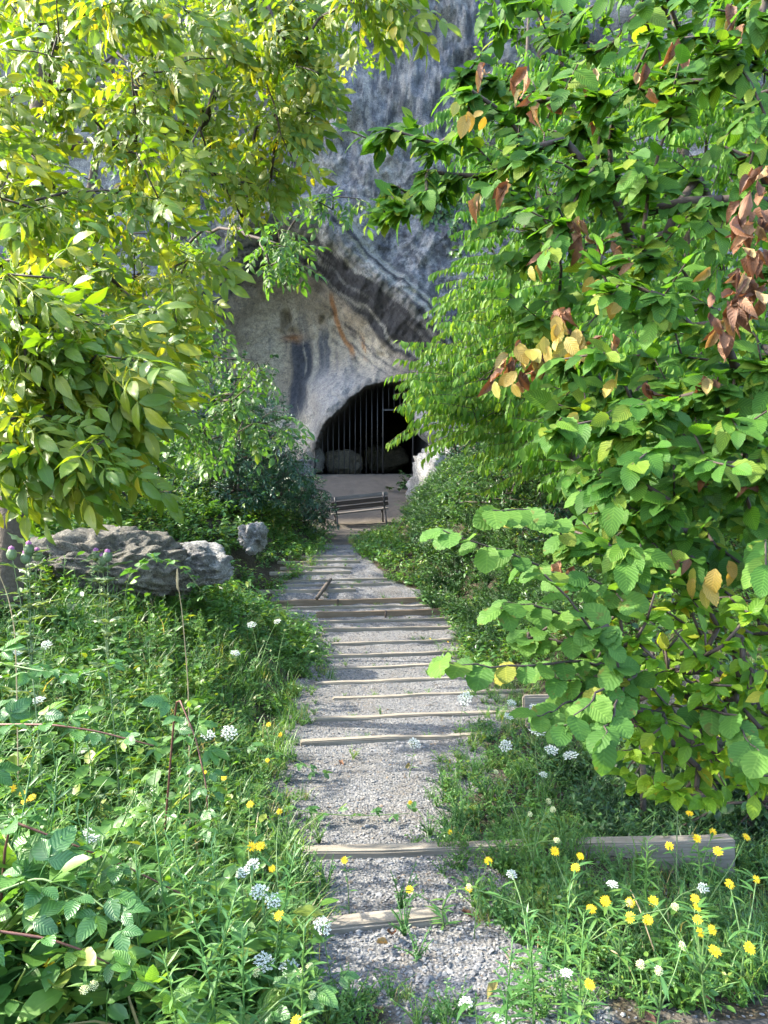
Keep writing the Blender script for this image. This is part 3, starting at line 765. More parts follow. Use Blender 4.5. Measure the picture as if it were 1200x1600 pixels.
# ------------------------------------------------------------------ trees
THICK = []
def grow(trunk, tr, tips, step=.25, wander=.03, sag=.10):
    """branches joined tip by tip to the nearest wood already grown; returns chains of (points, radii)"""
    trunk = np.asarray(trunk, float)
    seg = []
    for p, q_ in zip(trunk[:-1], trunk[1:]):
        m = max(1, int(np.linalg.norm(q_ - p) / step)); seg += [p + (q_ - p) * t for t in np.arange(m) / m]
    seg.append(trunk[-1]); seg = np.array(seg)
    cap = len(seg) + len(tips) * 40
    N = np.zeros((cap, 3)); par = np.full(cap, -1); N[:len(seg)] = seg; par[1:len(seg)] = np.arange(len(seg) - 1); n = len(seg); n0 = n
    dist = np.min(np.linalg.norm(tips[:, None] - seg[None], axis=-1), 1)
    chains = []
    for t in tips[np.argsort(dist)]:
        d = np.linalg.norm(N[:n] - t, axis=1)
        d[:max(2, n0 // 4)] += .5
        j = int(np.argmin(d + .25 * np.maximum(0, N[:n, 2] - t[2])))
        m = int(min(30, max(1, np.ceil(d[j] / step)))); p0 = N[j].copy(); ch = [j]
        for k in range(1, m + 1):
            f = k / m; p = p0 + (t - p0) * f + np.array([0, 0, 1]) * sag * d[j] * math.sin(math.pi * f) * .5
            if k < m: p = p + rs.randn(3) * wander * min(1, d[j])
            N[n] = p; par[n] = ch[-1]; ch.append(n); n += 1
        chains.append(ch)
    cnt = np.zeros(n)
    for ch in chains: cnt[ch[-1]] += 1
    for k in range(n - 1, 0, -1):
        if par[k] >= 0: cnt[par[k]] += cnt[k]
    rad = .0038 * np.maximum(cnt, 1) ** .5
    rad[:n0] = np.interp(np.linspace(0, 1, n0), np.linspace(0, 1, len(np.atleast_1d(tr))), np.atleast_1d(tr))
    out = []
    for ch in chains:
        r = rad[ch].copy(); r[0] = min(r[0], r[1] * 1.25); out.append((N[ch], r))
    return (seg, rad[:n0]), out

def wood(parent, base, trunk, chains, mat_t, mat_b, nbig=40, sides=6, name='trunk'):
    V, F = tube(trunk[0], trunk[1], 9)
    V = V + .06 * np.interp(V[:, 2], [V[:, 2].min(), V[:, 2].max()], [trunk[1][0], trunk[1][-1]])[:, None] * rs.randn(len(V), 1)
    obj(name, mesh_np(name, V - base, F), mat_t, parent)
    ordr = sorted(range(len(chains)), key=lambda k: -chains[k][1][0])
    mb = MB()
    for q_, k in enumerate(ordr):
        V, F = tube(chains[k][0], chains[k][1], sides if q_ < nbig else 4)
        if q_ < nbig: obj('branch', mesh_np('branch', V - base, F), mat_b, parent)
        else: mb.add(V - base, F)
    mb.build('twigs', mat_b, parent, kind='stuff')

def emit(parent, base, temps, pos, M, sc, mat, nobj=300, name='leaf', rest='foliage', label=None):
    """the leaves that show largest become objects, the rest one mesh"""
    n = len(pos)
    if n == 0: return
    px, py, dep = project(pos)
    inside = (px > -20) & (px < 1220) & (py > -20) & (py < 1620) & (dep > .3)
    show = np.where(inside, sc / np.maximum(dep, .3), 0)
    order = np.argsort(-show); nb = min(nobj, int((show > 0).sum()))
    which = rs.randint(0, len(temps), n)
    key = mat.name + name
    meshes = []
    for T in temps[:3]:
        me = mesh_np(name, *T); me.materials.append(mat); meshes.append(me)
    for k in order[:nb]:
        o = bpy.data.objects.new(name, meshes[which[k] % len(meshes)]); COL.objects.link(o); o.parent = parent
        R = M[k] * sc[k]; p = pos[k] - base
        o.matrix_basis = Matrix(((R[0, 0], R[0, 1], R[0, 2], p[0]), (R[1, 0], R[1, 1], R[1, 2], p[1]), (R[2, 0], R[2, 1], R[2, 2], p[2]), (0, 0, 0, 1)))
        if label: o['label'] = label
    r_ = order[nb:]
    mb = MB()
    for w in range(len(temps)):
        m = r_[which[r_] == w]
        mb.inst(temps[w], M[m], pos[m] - base, sc[m], rs.rand(len(m)), 1.0)
    o = mb.build(rest, mat, parent, kind='stuff')
    return o

def tips_in(poly, n, ylo, yhi, yfun=None):
    p = poly_sample(poly, n)
    Y = yfun(p, rs.rand(n)) if yfun else rs.uniform(ylo, yhi, n)
    return np.array([P(a, b, y) for (a, b), y in zip(p, Y)])

def twig_leaves(chains, per, length, ang=.9, droop=.3, up=(0, 0, 1), jit=.35, two_rank=True, ndroop=0.0, toward=(0, 0, 0)):
    """leaf places along the last part of every chain"""
    pos, D, Nn = [], [], []
    up = np.array(up, float); toward = np.array(toward, float)
    for pts, r in chains:
        L = np.linalg.norm(np.diff(pts, axis=0), axis=1); cum = np.concatenate([[0], np.cumsum(L)]); tot = cum[-1]
        m = max(2, int(per * rs.uniform(.75, 1.25)))
        s = tot - np.minimum(rs.rand(m) * length if not two_rank else np.linspace(0, length, m), tot * .97)
        q = np.stack([np.interp(s, cum, pts[:, k]) for k in range(3)], -1)
        td = norm((pts[-1] - pts[-2])[None])[0]
        side = norm(np.cross(td, [0, 0, 1])[None])[0]
        sg = np.where(np.arange(m) % 2 == 0, 1, -1) if two_rank else rs.choice([-1, 1], m)
        e = (np.arange(m) == 0).astype(float) if two_rank else np.zeros(m)
        d = td * (math.cos(ang) + e[:, None]) + side * (sg * (1 - e))[:, None] * math.sin(ang) + rs.randn(m, 3) * jit + np.array([0, 0, -droop]) + toward
        pos.append(q); D.append(d); Nn.append(up + rs.randn(m, 3) * jit)
    return np.concatenate(pos), norm(np.concatenate(D)), norm(np.concatenate(Nn))

def make_tree(name, label, cat, trunk, tr, tips, temps, mat, per, size, length, nobj=300, group=None, bark=None, twig=None, nbig=30, step=.25, sag=.1, extra_len=0, **kw):
    base = np.array(trunk[0], float)
    e = empty(name, base, label, cat, group)
    t, ch = grow(trunk, tr, tips, step, sag=sag)
    wood(e, base, t, ch, bark or M_bark, twig or M_twig, nbig)
    pos, D, Nn = twig_leaves(ch, per, length, **kw)
    sc = size * rs.uniform(.65, 1.15, len(pos))
    emit(e, base, temps, pos, frames(D, Nn), sc, mat, nobj)
    return e, base, ch

def gp(x, y, dz=0.0): return np.array([x, y, float(ground_h(x, y)) + dz])

# walnut on the left: in the picture its branches fill the upper left, nearer at the lower left
WAL = [(-90, -90), (530, -90), (515, 40), (505, 120), (495, 190), (440, 290), (370, 350), (335, 430), (335, 500), (270, 560), (235, 640), (215, 680), (205, 710), (130, 735), (-90, 740)]
def wal_y(p, r):
    base = 4.0 + 1.6 * ss(100, 500, p[:, 0]) - .8 * ss(450, 750, p[:, 1]) * ss(350, 100, p[:, 0])
    return base + r ** 1.3 * (3.4 - 1.6 * ss(300, 550, p[:, 0])) - .3
wt = tips_in(WAL, 270, 0, 0, wal_y)
edge = tips_in([(400, 0), (530, -40), (515, 60), (500, 180), (450, 290), (400, 330)], 40, 4.8, 6.5)
low = tips_in([(-40, 420), (190, 440), (225, 560), (215, 660), (225, 710), (120, 735), (-40, 735)], 60, 3.0, 4.2)
above = np.stack([rs.uniform(-5, 1.0, 130), rs.uniform(3.0, 10.5, 130), rs.uniform(6.6, 10.5, 130)], -1)
above = above[((above[:, 0] + 2.4) / 3.6) ** 2 + ((above[:, 1] - 6.6) / 4) ** 2 + ((above[:, 2] - 6) / 4.8) ** 2 < 1]
topc = tips_in([(540, -50), (690, -60), (680, 0), (600, 8), (550, 10)], 9, 4.3, 4.9)
tipsW = np.concatenate([wt, edge, low, above, topc])
b = gp(-3.35, 6.9, -.1)
trW = [b, b + [.1, .05, 1.4], P(52, 285, 6.6), P(66, 140, 6.6), P(72, 20, 6.6), P(72, 20, 6.6) + [.15, 0, 2.2], P(72, 20, 6.6) + [.3, .1, 4.2]]
make_tree('walnut_tree', 'tall walnut tree with sunlit yellowish leaves filling the upper left', 'tree', trW, [.14, .11, .095, .08, .065, .045, .02], tipsW, CT_WALNUT, M_walnut, 9, .25, .55, nobj=300, nbig=60,
          ang=.9, droop=.35, two_rank=False, jit=.4, up=(-.42, -.6, .65))

# green walnuts hanging in the leaves
wf = empty('walnut_fruit', P(142, 130, 4.2), 'round green walnut hanging among the top left leaves', 'fruit')
bm = bmesh.new(); bmesh.ops.create_icosphere(bm, subdivisions=2, radius=.024); me = bpy.data.meshes.new('husk'); bm.to_mesh(me); bm.free()
obj('husk', me, M_stem, wf); V, F = tube([(0, 0, .02), (.005, 0, .06)], .003, 5); obj('stalk', mesh_np('stalk', V, F), M_stem, wf)

# young walnut, bright green in the shade, hanging towards the cave
SAP = [(300, 470), (400, 545), (425, 570), (440, 620), (472, 665), (420, 715), (330, 735), (270, 700), (230, 600)]
b = gp(-3.6, 9.8, -.05)
make_tree('young_walnut_tree', 'slender young walnut with bright green leaves beside the alcove', 'tree', [b, b + [.2, 0, 1.5], b + [.5, -.1, 3.0], b + [.8, -.2, 4.0]], [.05, .04, .03, .012],
          tips_in(SAP, 85, 7.2, 9.2), CT_WALNUT, M_sapl, 4, .25, .4, nobj=200, ang=.9, droop=.35, two_rank=False, jit=.35, nbig=14)
# spray that hangs before the cliff below the centre top
SP = [(400, 360), (440, 330), (520, 345), (530, 380), (470, 400), (440, 440), (405, 430)]
SP2 = [(430, 300), (520, 290), (600, 310), (615, 340), (560, 345), (500, 330)]
b = gp(-5.2, 12.4, -.05)
make_tree('back_walnut_tree', 'green walnut growing behind the sunlit one against the cliff', 'tree', [b, b + [.3, 0, 3], b + [1.0, -.6, 5.4], b + [1.6, -1.2, 7.2]], [.1, .08, .06, .02],
          np.concatenate([tips_in(SP, 16, 7.6, 8.4), tips_in(SP2, 7, 7.6, 8.4), tips_in([(-40, 100), (300, 100), (330, 400), (270, 620), (-40, 640)], 140, 9.5, 13)]), CT_WALNUT, M_sapl, 4, .27, .4, nobj=150,
          ang=.9, droop=.4, two_rank=False, jit=.35, nbig=25)

# thicket added out of view on the left to keep the low sun off the steps
for (x_, y_, rx_, ry_, hh_, nt_, lab_) in ((-5.0, 3.4, 1.3, 1.4, 2.7, 300, 'unseen hazel thicket added left of the meadow nearest the road to block the sun'), (-5.3, 5.9, 1.3, 1.4, 2.3, 260, 'second unseen hazel thicket added on the left bank to block the sun')):
    THICK.append((x_, y_, rx_, ry_, hh_, nt_, lab_))

b = gp(-9.5, 17.0, -.1)  # tree added far left to keep the sun off the bench
make_tree('shade_tree', 'broad green tree added far left of the elder bushes to shade the bench', 'tree', [b, b + [0, 0, 3], b + [.2, 0, 6], b + [.3, 0, 9.5]], [.2, .16, .1, .03],
          np.stack([rs.uniform(-11.5, -6.8, 200), rs.uniform(14, 21, 200), rs.uniform(3.5, 11, 200)], -1), LT_OVAL, M_back, 14, .2, .8, nobj=20, droop=.4, two_rank=False, nbig=14, step=.6)

# dark elder and hazel bushes at the left foot of the cliff
def bush(name, label, cx_, cy_, rx_, ry_, hgt, ntip, temps, mat, per, size, group=None, nobj=120, stems=5, floor=.1, **kw):
    base = gp(cx_, cy_, -.05)
    e = empty(name, base, label, cat='bush', group=group)
    a_ = rs.rand(ntip) * 6.283; u_ = rs.rand(ntip); rr = .35 + .65 * rs.rand(ntip) ** .5
    ph = np.arccos(1 - u_ * 1.05)
    lump = 1 + .18 * np.sin(a_ * 3 + cx_ * 5) + .12 * np.sin(ph * 5 + a_ * 2)
    tips = np.stack([np.cos(a_) * np.sin(ph) * rx_ * rr * lump, np.sin(a_) * np.sin(ph) * ry_ * rr * lump, floor * hgt + np.maximum(np.cos(ph), 0) * hgt * (1 - floor) * rr * lump], -1) + base
    tips[:, 2] = np.maximum(tips[:, 2], ground_h(tips[:, 0], tips[:, 1]) + .06)
    t, ch = grow([base, base + [.02, 0, hgt * .3], base + [.05, 0, hgt * .55]], [.03, .024, .012], tips, .3)
    wood(e, base, t, ch, M_bark, M_twig, stems, 5, 'stem')
    kw.setdefault('droop', .25); kw.setdefault('two_rank', False)
    pos, D, Nn = twig_leaves(ch, per, .45, **kw)
    emit(e, base, temps, pos, frames(D, Nn), size * rs.uniform(.65, 1.15, len(pos)), mat, nobj)
    return e
for x_, y_, rx_, ry_, hh_, nt_, lab_ in THICK:
    bush('shade_thicket', lab_, x_, y_, rx_, ry_, hh_, nt_, LT_OVAL, M_hazel, 12, .13, nobj=0)
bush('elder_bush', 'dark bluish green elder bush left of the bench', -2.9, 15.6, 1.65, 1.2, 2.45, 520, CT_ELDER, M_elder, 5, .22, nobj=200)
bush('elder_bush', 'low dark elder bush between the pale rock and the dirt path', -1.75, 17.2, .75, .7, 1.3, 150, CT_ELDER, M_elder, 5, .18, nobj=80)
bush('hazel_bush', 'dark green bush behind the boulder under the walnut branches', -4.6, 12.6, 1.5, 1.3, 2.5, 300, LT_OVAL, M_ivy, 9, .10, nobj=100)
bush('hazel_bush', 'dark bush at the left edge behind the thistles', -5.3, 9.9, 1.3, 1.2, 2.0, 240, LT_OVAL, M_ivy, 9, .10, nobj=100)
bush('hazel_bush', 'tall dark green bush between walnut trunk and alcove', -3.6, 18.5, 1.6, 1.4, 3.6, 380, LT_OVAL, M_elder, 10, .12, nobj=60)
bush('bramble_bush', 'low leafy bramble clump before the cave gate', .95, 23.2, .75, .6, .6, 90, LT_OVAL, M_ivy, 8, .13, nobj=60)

# right-hand trees behind: drooping leaves in rows
def droop_tree(name, label, trunk, tr, tips, per, size, mat, nobj, length=.55, group=None, dirx=-1.0):
    base = np.array(trunk[0], float); e = empty(name, base, label, 'tree', group)
    t, ch = grow(trunk, tr, tips, .35, sag=.14)
    pos, D, Nn = [], [], []
    tw = []
    for pts, r in ch:
        tip = pts[-1]
        for q_ in range(rs.randint(2, 4)):
            az = rs.normal(math.pi if dirx < 0 else 0, .75); d = np.array([math.cos(az), math.sin(az) * .8 - .25, rs.normal(.05, .22)]); L = length * rs.uniform(.6, 1.3)
            o = tip + rs.randn(3) * .12
            f = np.linspace(0, 1, 6)[:, None]; line = o + d * L * f + np.array([0, 0, -.22 * L]) * f ** 2
            tw.append((line, np.linspace(.004, .0015, 6)))
            m = max(4, int(per * L / length)); s = np.linspace(.05, 1, m)
            p = np.stack([np.interp(s, f[:, 0], line[:, k]) for k in range(3)], -1)
            sd_ = np.cross(d, [0, 0, 1]); sg = np.where(np.arange(m) % 2 == 0, 1, -1)[:, None]
            pos.append(p + sd_ * sg * .012); D.append(np.array([0, 0, -.85]) + d * .35 + sd_ * sg * .35 + rs.randn(m, 3) * .18); Nn.append(d * -.2 + np.array([-.4, -.9, .45]) + sd_ * sg * .5 + rs.randn(m, 3) * .25)
    wood(e, base, t, ch + tw, M_bark, M_twig, 14, 5)
    pos, D, Nn = np.concatenate(pos), np.concatenate(D), np.concatenate(Nn)
    emit(e, base, LT_DROOP, pos, frames(D, Nn), size * rs.uniform(.65, 1.15, len(pos)), mat, nobj)
DR1 = [(696, 600), (724, 570), (739, 470), (774, 410), (814, 385), (838, 420), (928, 520), (948, 640), (888, 710), (818, 735), (804, 670), (759, 680), (724, 690), (699, 640)]
b = gp(3.1, 12.6, -.1)
droop_tree('hornbeam_tree', 'light green tree with rows of drooping leaves right of the cave', [b, b + [-.1, 0, 1.2], b + [-.3, 0, 2.6], b + [-.5, .1, 4.4]], [.09, .075, .055, .02], tips_in(DR1, 240, 10.4, 13.2), 24, .125, M_droop, 300, length=.75)
DR2 = [(735, 330), (760, 160), (900, 90), (1240, 60), (1240, 560), (1000, 520), (860, 470), (780, 400)]
b = gp(5.2, 13.6, -.1)
droop_tree('hornbeam_tree', 'bright green tree with hanging leaves high behind the right branches', [b, b + [.1, 0, 2.5], b + [-.1, 0, 5], b + [-.3, .1, 8]], [.14, .12, .09, .03], tips_in(DR2, 360, 9.5, 14.0), 20, .15, M_back, 150)
DR3 = [(930, 500), (1240, 500), (1240, 760), (900, 760), (860, 640)]
b = gp(5.4, 9.6, -.1)
droop_tree('hornbeam_tree', 'green understorey tree at the right edge behind the elm', [b, b + [.0, 0, 1.5], b + [-.2, 0, 3.2]], [.06, .05, .015], tips_in(DR3, 170, 7.5, 10.5), 20, .14, M_back, 80)
b = gp(3.6, 20.5, -.1)
make_tree('ivy_clad_tree', 'dark green tree standing against the cliff behind the pale green one', 'tree', [b, b + [.1, 0, 3], b + [0, 0, 7], b + [.1, 0, 11]], [.16, .13, .09, .03],
          np.concatenate([tips_in([(690, 340), (730, 300), (745, 160), (800, 100), (960, 60), (1000, 700), (760, 660), (700, 480)], 300, 17, 21)]), LT_OVAL, M_ivy, 12, .17, .8, nobj=40, droop=.5, two_rank=False, nbig=14, step=.5)
b = gp(9.5, 19.0, -.1)
make_tree('beech_tree', 'leafy tree far right before the cliff', 'tree', [b, b + [.1, 0, 4], b + [0, 0, 9], b + [.1, 0, 14]], [.2, .16, .12, .04],
          tips_in([(900, -60), (1300, -60), (1300, 760), (880, 700), (860, 200)], 300, 15, 20), LT_OVAL, M_back, 12, .19, .8, nobj=40, droop=.5, two_rank=False, nbig=14, step=.6)
b = gp(4.6, 24.0, -.1)
make_tree('cliff_top_tree', 'sunlit pale green tree high up beside the bare rock', 'tree', [b, b + [.1, -.2, 6], b + [0, -.4, 11], b + [-.1, -.6, 15.5]], [.18, .15, .1, .03],
          tips_in([(735, -60), (950, -60), (900, 120), (820, 130), (740, 90)], 120, 21.5, 24), LT_OVAL, M_back, 12, .2, .8, nobj=20, droop=.5, two_rank=False, nbig=14, step=.6)

# wych elm whose branches come in from the right
ELM = [(715, 190), (730, 120), (740, 60), (770, -70), (1260, -90), (1260, 910), (1130, 880), (1010, 900), (940, 860), (930, 760), (960, 690), (870, 670), (820, 590), (820, 500), (760, 420), (740, 320)]
def elm_y(p, r): return 3.1 + 1.3 * ss(950, 600, p[:, 0]) + r * (2.4 - 1.0 * ss(900, 600, p[:, 0])) - .5 * ss(550, 800, p[:, 1])
et = tips_in(ELM, 420, 0, 0, elm_y)
el = tips_in([(850, 640), (1230, 560), (1230, 900), (1000, 925), (880, 890)], 150, 2.9, 4.2)
earm = np.concatenate([tips_in([(545, 205), (640, 185), (700, 220), (600, 232)], 8, 4.0, 4.6), tips_in([(640, 250), (715, 190), (730, 330), (600, 345), (580, 325)], 16, 4.0, 4.7), tips_in([(690, 150), (740, 60), (760, 130), (720, 190)], 8, 4.0, 4.7)])
ea = np.stack([rs.uniform(.9, 5.5, 80), rs.uniform(2.5, 7.5, 80), rs.uniform(4.9, 8.0, 80)], -1)
b = gp(3.6, 4.9, -.1)
elm, ebase, ech = make_tree('elm_tree', 'wych elm reaching in from the right with ribbed leaves and brown withered tufts', 'tree', [b, b + [-.1, 0, 1.5], b + [-.3, -.1, 3.2], b + [-.5, 0, 5.2], b + [-.5, 0, 7.5]], [.12, .1, .085, .06, .02],
          np.concatenate([et, el, ea, earm]), LT_ELM, M_elm, 14, .128, .42, nobj=300, nbig=60, ang=.85, droop=.55, jit=.28, toward=(-.15, -.3, 0), up=(-.2, -.55, .8))
# withered and yellowed leaves on it
def tuft(clist, mat, n, size, spread, label, temps=LT_WITHER, droop=1.0):
    pos, D, Nn = [], [], []
    for (px, py, Y, sp, k) in clist:
        c = P(px, py, Y); s = sp * 1.35 / F_PX * Y
        q = c + rs.randn(k, 3) * s * np.array([.5, .4, .5]); pos.append(q)
        D.append(np.array([-.1, -.15, -droop]) + rs.randn(k, 3) * .35); Nn.append(np.array([-.3, -1, .3]) + rs.randn(k, 3) * .7)
    pos, D, Nn = np.concatenate(pos), np.concatenate(D), np.concatenate(Nn)
    emit(elm, ebase, temps, pos, frames(D, Nn), size * rs.uniform(.7, 1.15, len(pos)), mat, 300, label=label)
tuft([(1185, 270, 3.0, 18, 7), (1180, 345, 3.0, 28, 22), (1160, 450, 3.0, 30, 26), (1140, 500, 3.0, 22, 10), (1175, 400, 3.0, 20, 8), (895, 345, 3.6, 18, 7), (915, 365, 3.6, 14, 6), (960, 385, 3.6, 14, 6), (855, 395, 3.6, 12, 4),
      (810, 125, 3.4, 14, 4), (830, 170, 3.4, 14, 3), (915, 120, 3.5, 10, 2), (935, 190, 3.6, 14, 3), (870, 170, 3.5, 12, 2), (1010, 125, 3.4, 16, 2), (755, 110, 3.5, 8, 3), (745, 310, 3.6, 8, 2), (790, 285, 3.6, 8, 3),
      (1035, 80, 3.2, 14, 2), (1070, 60, 3.2, 12, 2), (1150, 20, 3.2, 16, 3), (835, 555, 3.5, 22, 12), (880, 480, 3.5, 14, 6), (790, 575, 3.5, 16, 8), (1105, 595, 3.2, 12, 4), (1165, 745, 3.0, 12, 5), (1060, 870, 3.0, 12, 4), (880, 890, 2.9, 14, 6), (1110, 735, 3.0, 8, 2), (950, 520, 3.5, 8, 3), (1010, 600, 3.4, 8, 2)],
     M_brown, 0, .085, 0, 'brown withered leaf hanging on the elm')
tuft([(845, 540, 3.4, 26, 12), (880, 510, 3.4, 20, 8), (900, 530, 3.4, 16, 6), (930, 450, 3.5, 20, 6), (970, 465, 3.5, 10, 2), (840, 415, 3.6, 8, 2), (800, 590, 3.4, 14, 3), (770, 590, 3.4, 6, 1), (725, 170, 3.6, 12, 3), (760, 180, 3.6, 8, 2), (1100, 900, 2.9, 18, 5), (1130, 890, 2.9, 12, 3), (905, 640, 3.4, 10, 2), (955, 590, 3.3, 8, 2)],
     M_ochre, 0, .095, 0, 'yellowed leaf hanging on the elm', LT_ELM)

# hazel shrub with big round leaves leaning over the steps
def arms_plant(name, label, cat, base, arms, temps, mat, gap, size, tops=None, nobj=300, droop=.45, fill=0, fillpoly=None, fy=(2.4, 3.4), stemmat=None, jit=.22, toward=(-.1, -.3, 0)):
    e = empty(name, base, label, cat)
    pos, D, Nn = [], [], []
    wr = []
    for arm in arms:
        pts = np.array([P(*q) for q in arm]); t = np.linspace(0, 1, len(pts)); f = np.linspace(0, 1, 14)
        line = np.stack([np.interp(f, t, pts[:, k]) for k in range(3)], -1) + rs.randn(14, 3) * .006
        wr.append((line, np.linspace(.007, .002, 14)))
        L = np.linalg.norm(np.diff(line, axis=0), axis=1).sum(); m = max(3, int(L / gap)); s = np.linspace(.12, 1, m)
        q = np.stack([np.interp(s, f, line[:, k]) for k in range(3)], -1); td = norm(np.gradient(line, axis=0))
        d0 = np.stack([np.interp(s, f, td[:, k]) for k in range(3)], -1); side = norm(np.cross(d0, [0, 0, 1.0])); sg = np.where(np.arange(m) % 2, 1, -1)[:, None]
        pos.append(q); D.append(d0 * .5 + side * sg * .65 + np.array([0, 0, -droop]) + np.array(toward) + rs.randn(m, 3) * jit); Nn.append(np.array([-.15, -.55, .8]) + rs.randn(m, 3) * jit)
    if fill:
        tips = tips_in(fillpoly, fill, *fy)
        t, ch = grow([base, base + [0, 0, .35], base + [-.05, -.05, .8]], [.02, .017, .01], tips, .2)
        p2, d2, n2 = twig_leaves(ch, 7, .35, ang=.9, droop=droop, jit=.28, toward=toward, up=(-.1, -.4, .85)); pos.append(p2); D.append(d2); Nn.append(n2)
    else:
        t, ch = grow([base, base + [0, 0, .3]], [.015, .01], np.array([w[0][0] for w in wr]), .2)
    wood(e, base, t, ch + wr, M_bark, stemmat or M_twig, 12, 5, 'stem')
    pos, D, Nn = np.concatenate(pos), np.concatenate(D), np.concatenate(Nn)
    emit(e, base, temps, pos, frames(D, Nn), size * rs.uniform(.7, 1.15, len(pos)), mat, nobj)
    return e
hb = gp(1.5, 4.5, -.05)
arms_plant('hazel_shrub', 'hazel shrub with big round toothed leaves leaning over the steps', 'shrub', hb,
           [[(1010, 900, 3.3), (900, 850, 3.0), (840, 800, 2.8), (770, 795, 2.6)], [(1000, 960, 3.2), (900, 905, 2.8), (800, 865, 2.6), (690, 830, 2.5)], [(990, 1010, 3.1), (880, 960, 2.8), (800, 940, 2.7), (785, 950, 2.6)],
            [(1000, 1030, 3.0), (900, 1035, 2.7), (800, 1042, 2.5), (690, 1035, 2.4)], [(980, 1060, 3.0), (900, 1090, 2.6), (840, 1120, 2.4)], [(985, 1040, 2.9), (940, 1080, 2.5), (880, 1140, 2.35)], [(1000, 1040, 2.9), (960, 1100, 2.5), (940, 1150, 2.3)], [(1050, 1100, 3.0), (1140, 1120, 2.6), (1190, 1180, 2.4)]],
           LT_HAZEL, M_hazel, .052, .095, fill=20, fillpoly=[(840, 880), (960, 900), (1000, 1000), (960, 1100), (870, 1060), (800, 980)], fy=(2.5, 3.1))
yb = gp(2.1, 4.45, -.05)
arms_plant('dogwood_shrub', 'yellow green small leaved shrub in the right lower corner behind the timber', 'shrub', yb,
           [[(1130, 1100, 3.2), (1060, 1050, 3.0), (990, 1060, 2.9)], [(1130, 1150, 3.2), (1050, 1180, 3.0), (960, 1170, 2.9)]], LT_OVAL, M_yshrub, .035, .076,
           fill=230, fillpoly=[(940, 960), (1010, 900), (1220, 930), (1230, 1230), (1160, 1265), (1080, 1240), (1010, 1250), (950, 1185), (960, 1080)], fy=(2.6, 3.6), droop=.3)
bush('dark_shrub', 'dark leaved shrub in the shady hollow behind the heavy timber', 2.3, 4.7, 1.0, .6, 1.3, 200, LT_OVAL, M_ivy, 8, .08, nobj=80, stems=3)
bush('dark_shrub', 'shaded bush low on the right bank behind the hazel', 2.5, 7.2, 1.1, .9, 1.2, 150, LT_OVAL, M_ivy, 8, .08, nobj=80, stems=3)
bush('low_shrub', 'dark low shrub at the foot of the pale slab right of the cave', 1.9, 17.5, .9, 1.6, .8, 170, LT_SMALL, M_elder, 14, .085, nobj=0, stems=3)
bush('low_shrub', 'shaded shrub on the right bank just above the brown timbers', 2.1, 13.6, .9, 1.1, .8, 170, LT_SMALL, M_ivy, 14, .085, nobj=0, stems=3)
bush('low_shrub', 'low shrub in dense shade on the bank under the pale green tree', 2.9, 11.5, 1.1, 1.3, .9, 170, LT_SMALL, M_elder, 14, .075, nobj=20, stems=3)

# ivy patch on the rock
ivy = []
for c in ((705, 330, 60, 45, 260), (690, 300, 30, 25, 90), (560, 5, 20, 10, 20)):
    p = np.stack([rs.normal(c[0], c[2] * .45, c[4]), rs.normal(c[1], c[3] * .45, c[4])], -1); ivy.append(p)
ivy = np.concatenate(ivy); X = (ivy[:, 0] - 600) * CY / F_PX; Z = CAM_Z + (760 - ivy[:, 1]) * CY / F_PX
yy = cliff_y(X, Z, cliff_fields(X, Z)); pos = np.stack([X, yy - .03 - .12 * rs.rand(len(X)), Z], -1); base = pos.mean(0)
e = empty('ivy', base, 'dark ivy patch clinging to the bare rock above the pale green tree', 'ivy')
emit(e, base, LT_OVAL, pos, frames(np.array([0, -.4, -.9]) + rs.randn(len(X), 3) * .4, np.array([0, -1, .4]) + rs.randn(len(X), 3) * .3), .2 * rs.uniform(.6, 1.2, len(X)), M_ivy, 60)
# EOF_PART2
# ------------------------------------------------------------------ ground vegetation
def H(px, py, hgt):
    """point on the view ray that stands hgt above the ground"""
    d = ray(px, py); t = 1.2; o = np.array([0, 0, CAM_Z])
    while t < 50:
        p = o + d * t
        if p[2] - float(ground_h(p[0], p[1])) < hgt: break
        t += .02
    return o + d * t

def leafy_T(ns, nl, h, ls, temps, spread=.5, seed=0, low=False):
    r = np.random.RandomState(seed); mb = MB()
    for s in range(ns):
        az = r.rand() * 6.283; lean = spread * r.uniform(.2, 1.1); hh = h * r.uniform(.5, 1.1)
        f = np.linspace(0, 1, 5)[:, None]
        line = np.array([math.cos(az), math.sin(az), 0]) * lean * f ** 1.4 + np.array([0, 0, hh]) * (f - .12 * f ** 3)
        if not low:
            tv, tf = tube(line, [.006, .005, .004, .003, .002], 3); mb.add(tv, tf, np.tile([0, .5, .2], (len(tv), 1)))
        m = nl; u = r.uniform(.15, 1, m); p = np.stack([np.interp(u, f[:, 0], line[:, k]) for k in range(3)], -1)
        a2 = r.rand(m) * 6.283; d = np.stack([np.cos(a2), np.sin(a2), r.normal(.1, .35, m)], -1); nn = np.stack([r.randn(m) * .35, r.randn(m) * .35 - .15, np.ones(m)], -1)
        w = r.randint(0, len(temps), m)
        for k in range(len(temps)):
            q_ = w == k
            mb.inst(temps[k], frames(d[q_], nn[q_]), p[q_], ls * r.uniform(.6, 1.2, q_.sum()), r.rand(q_.sum()) * .5)
    return mb.get()

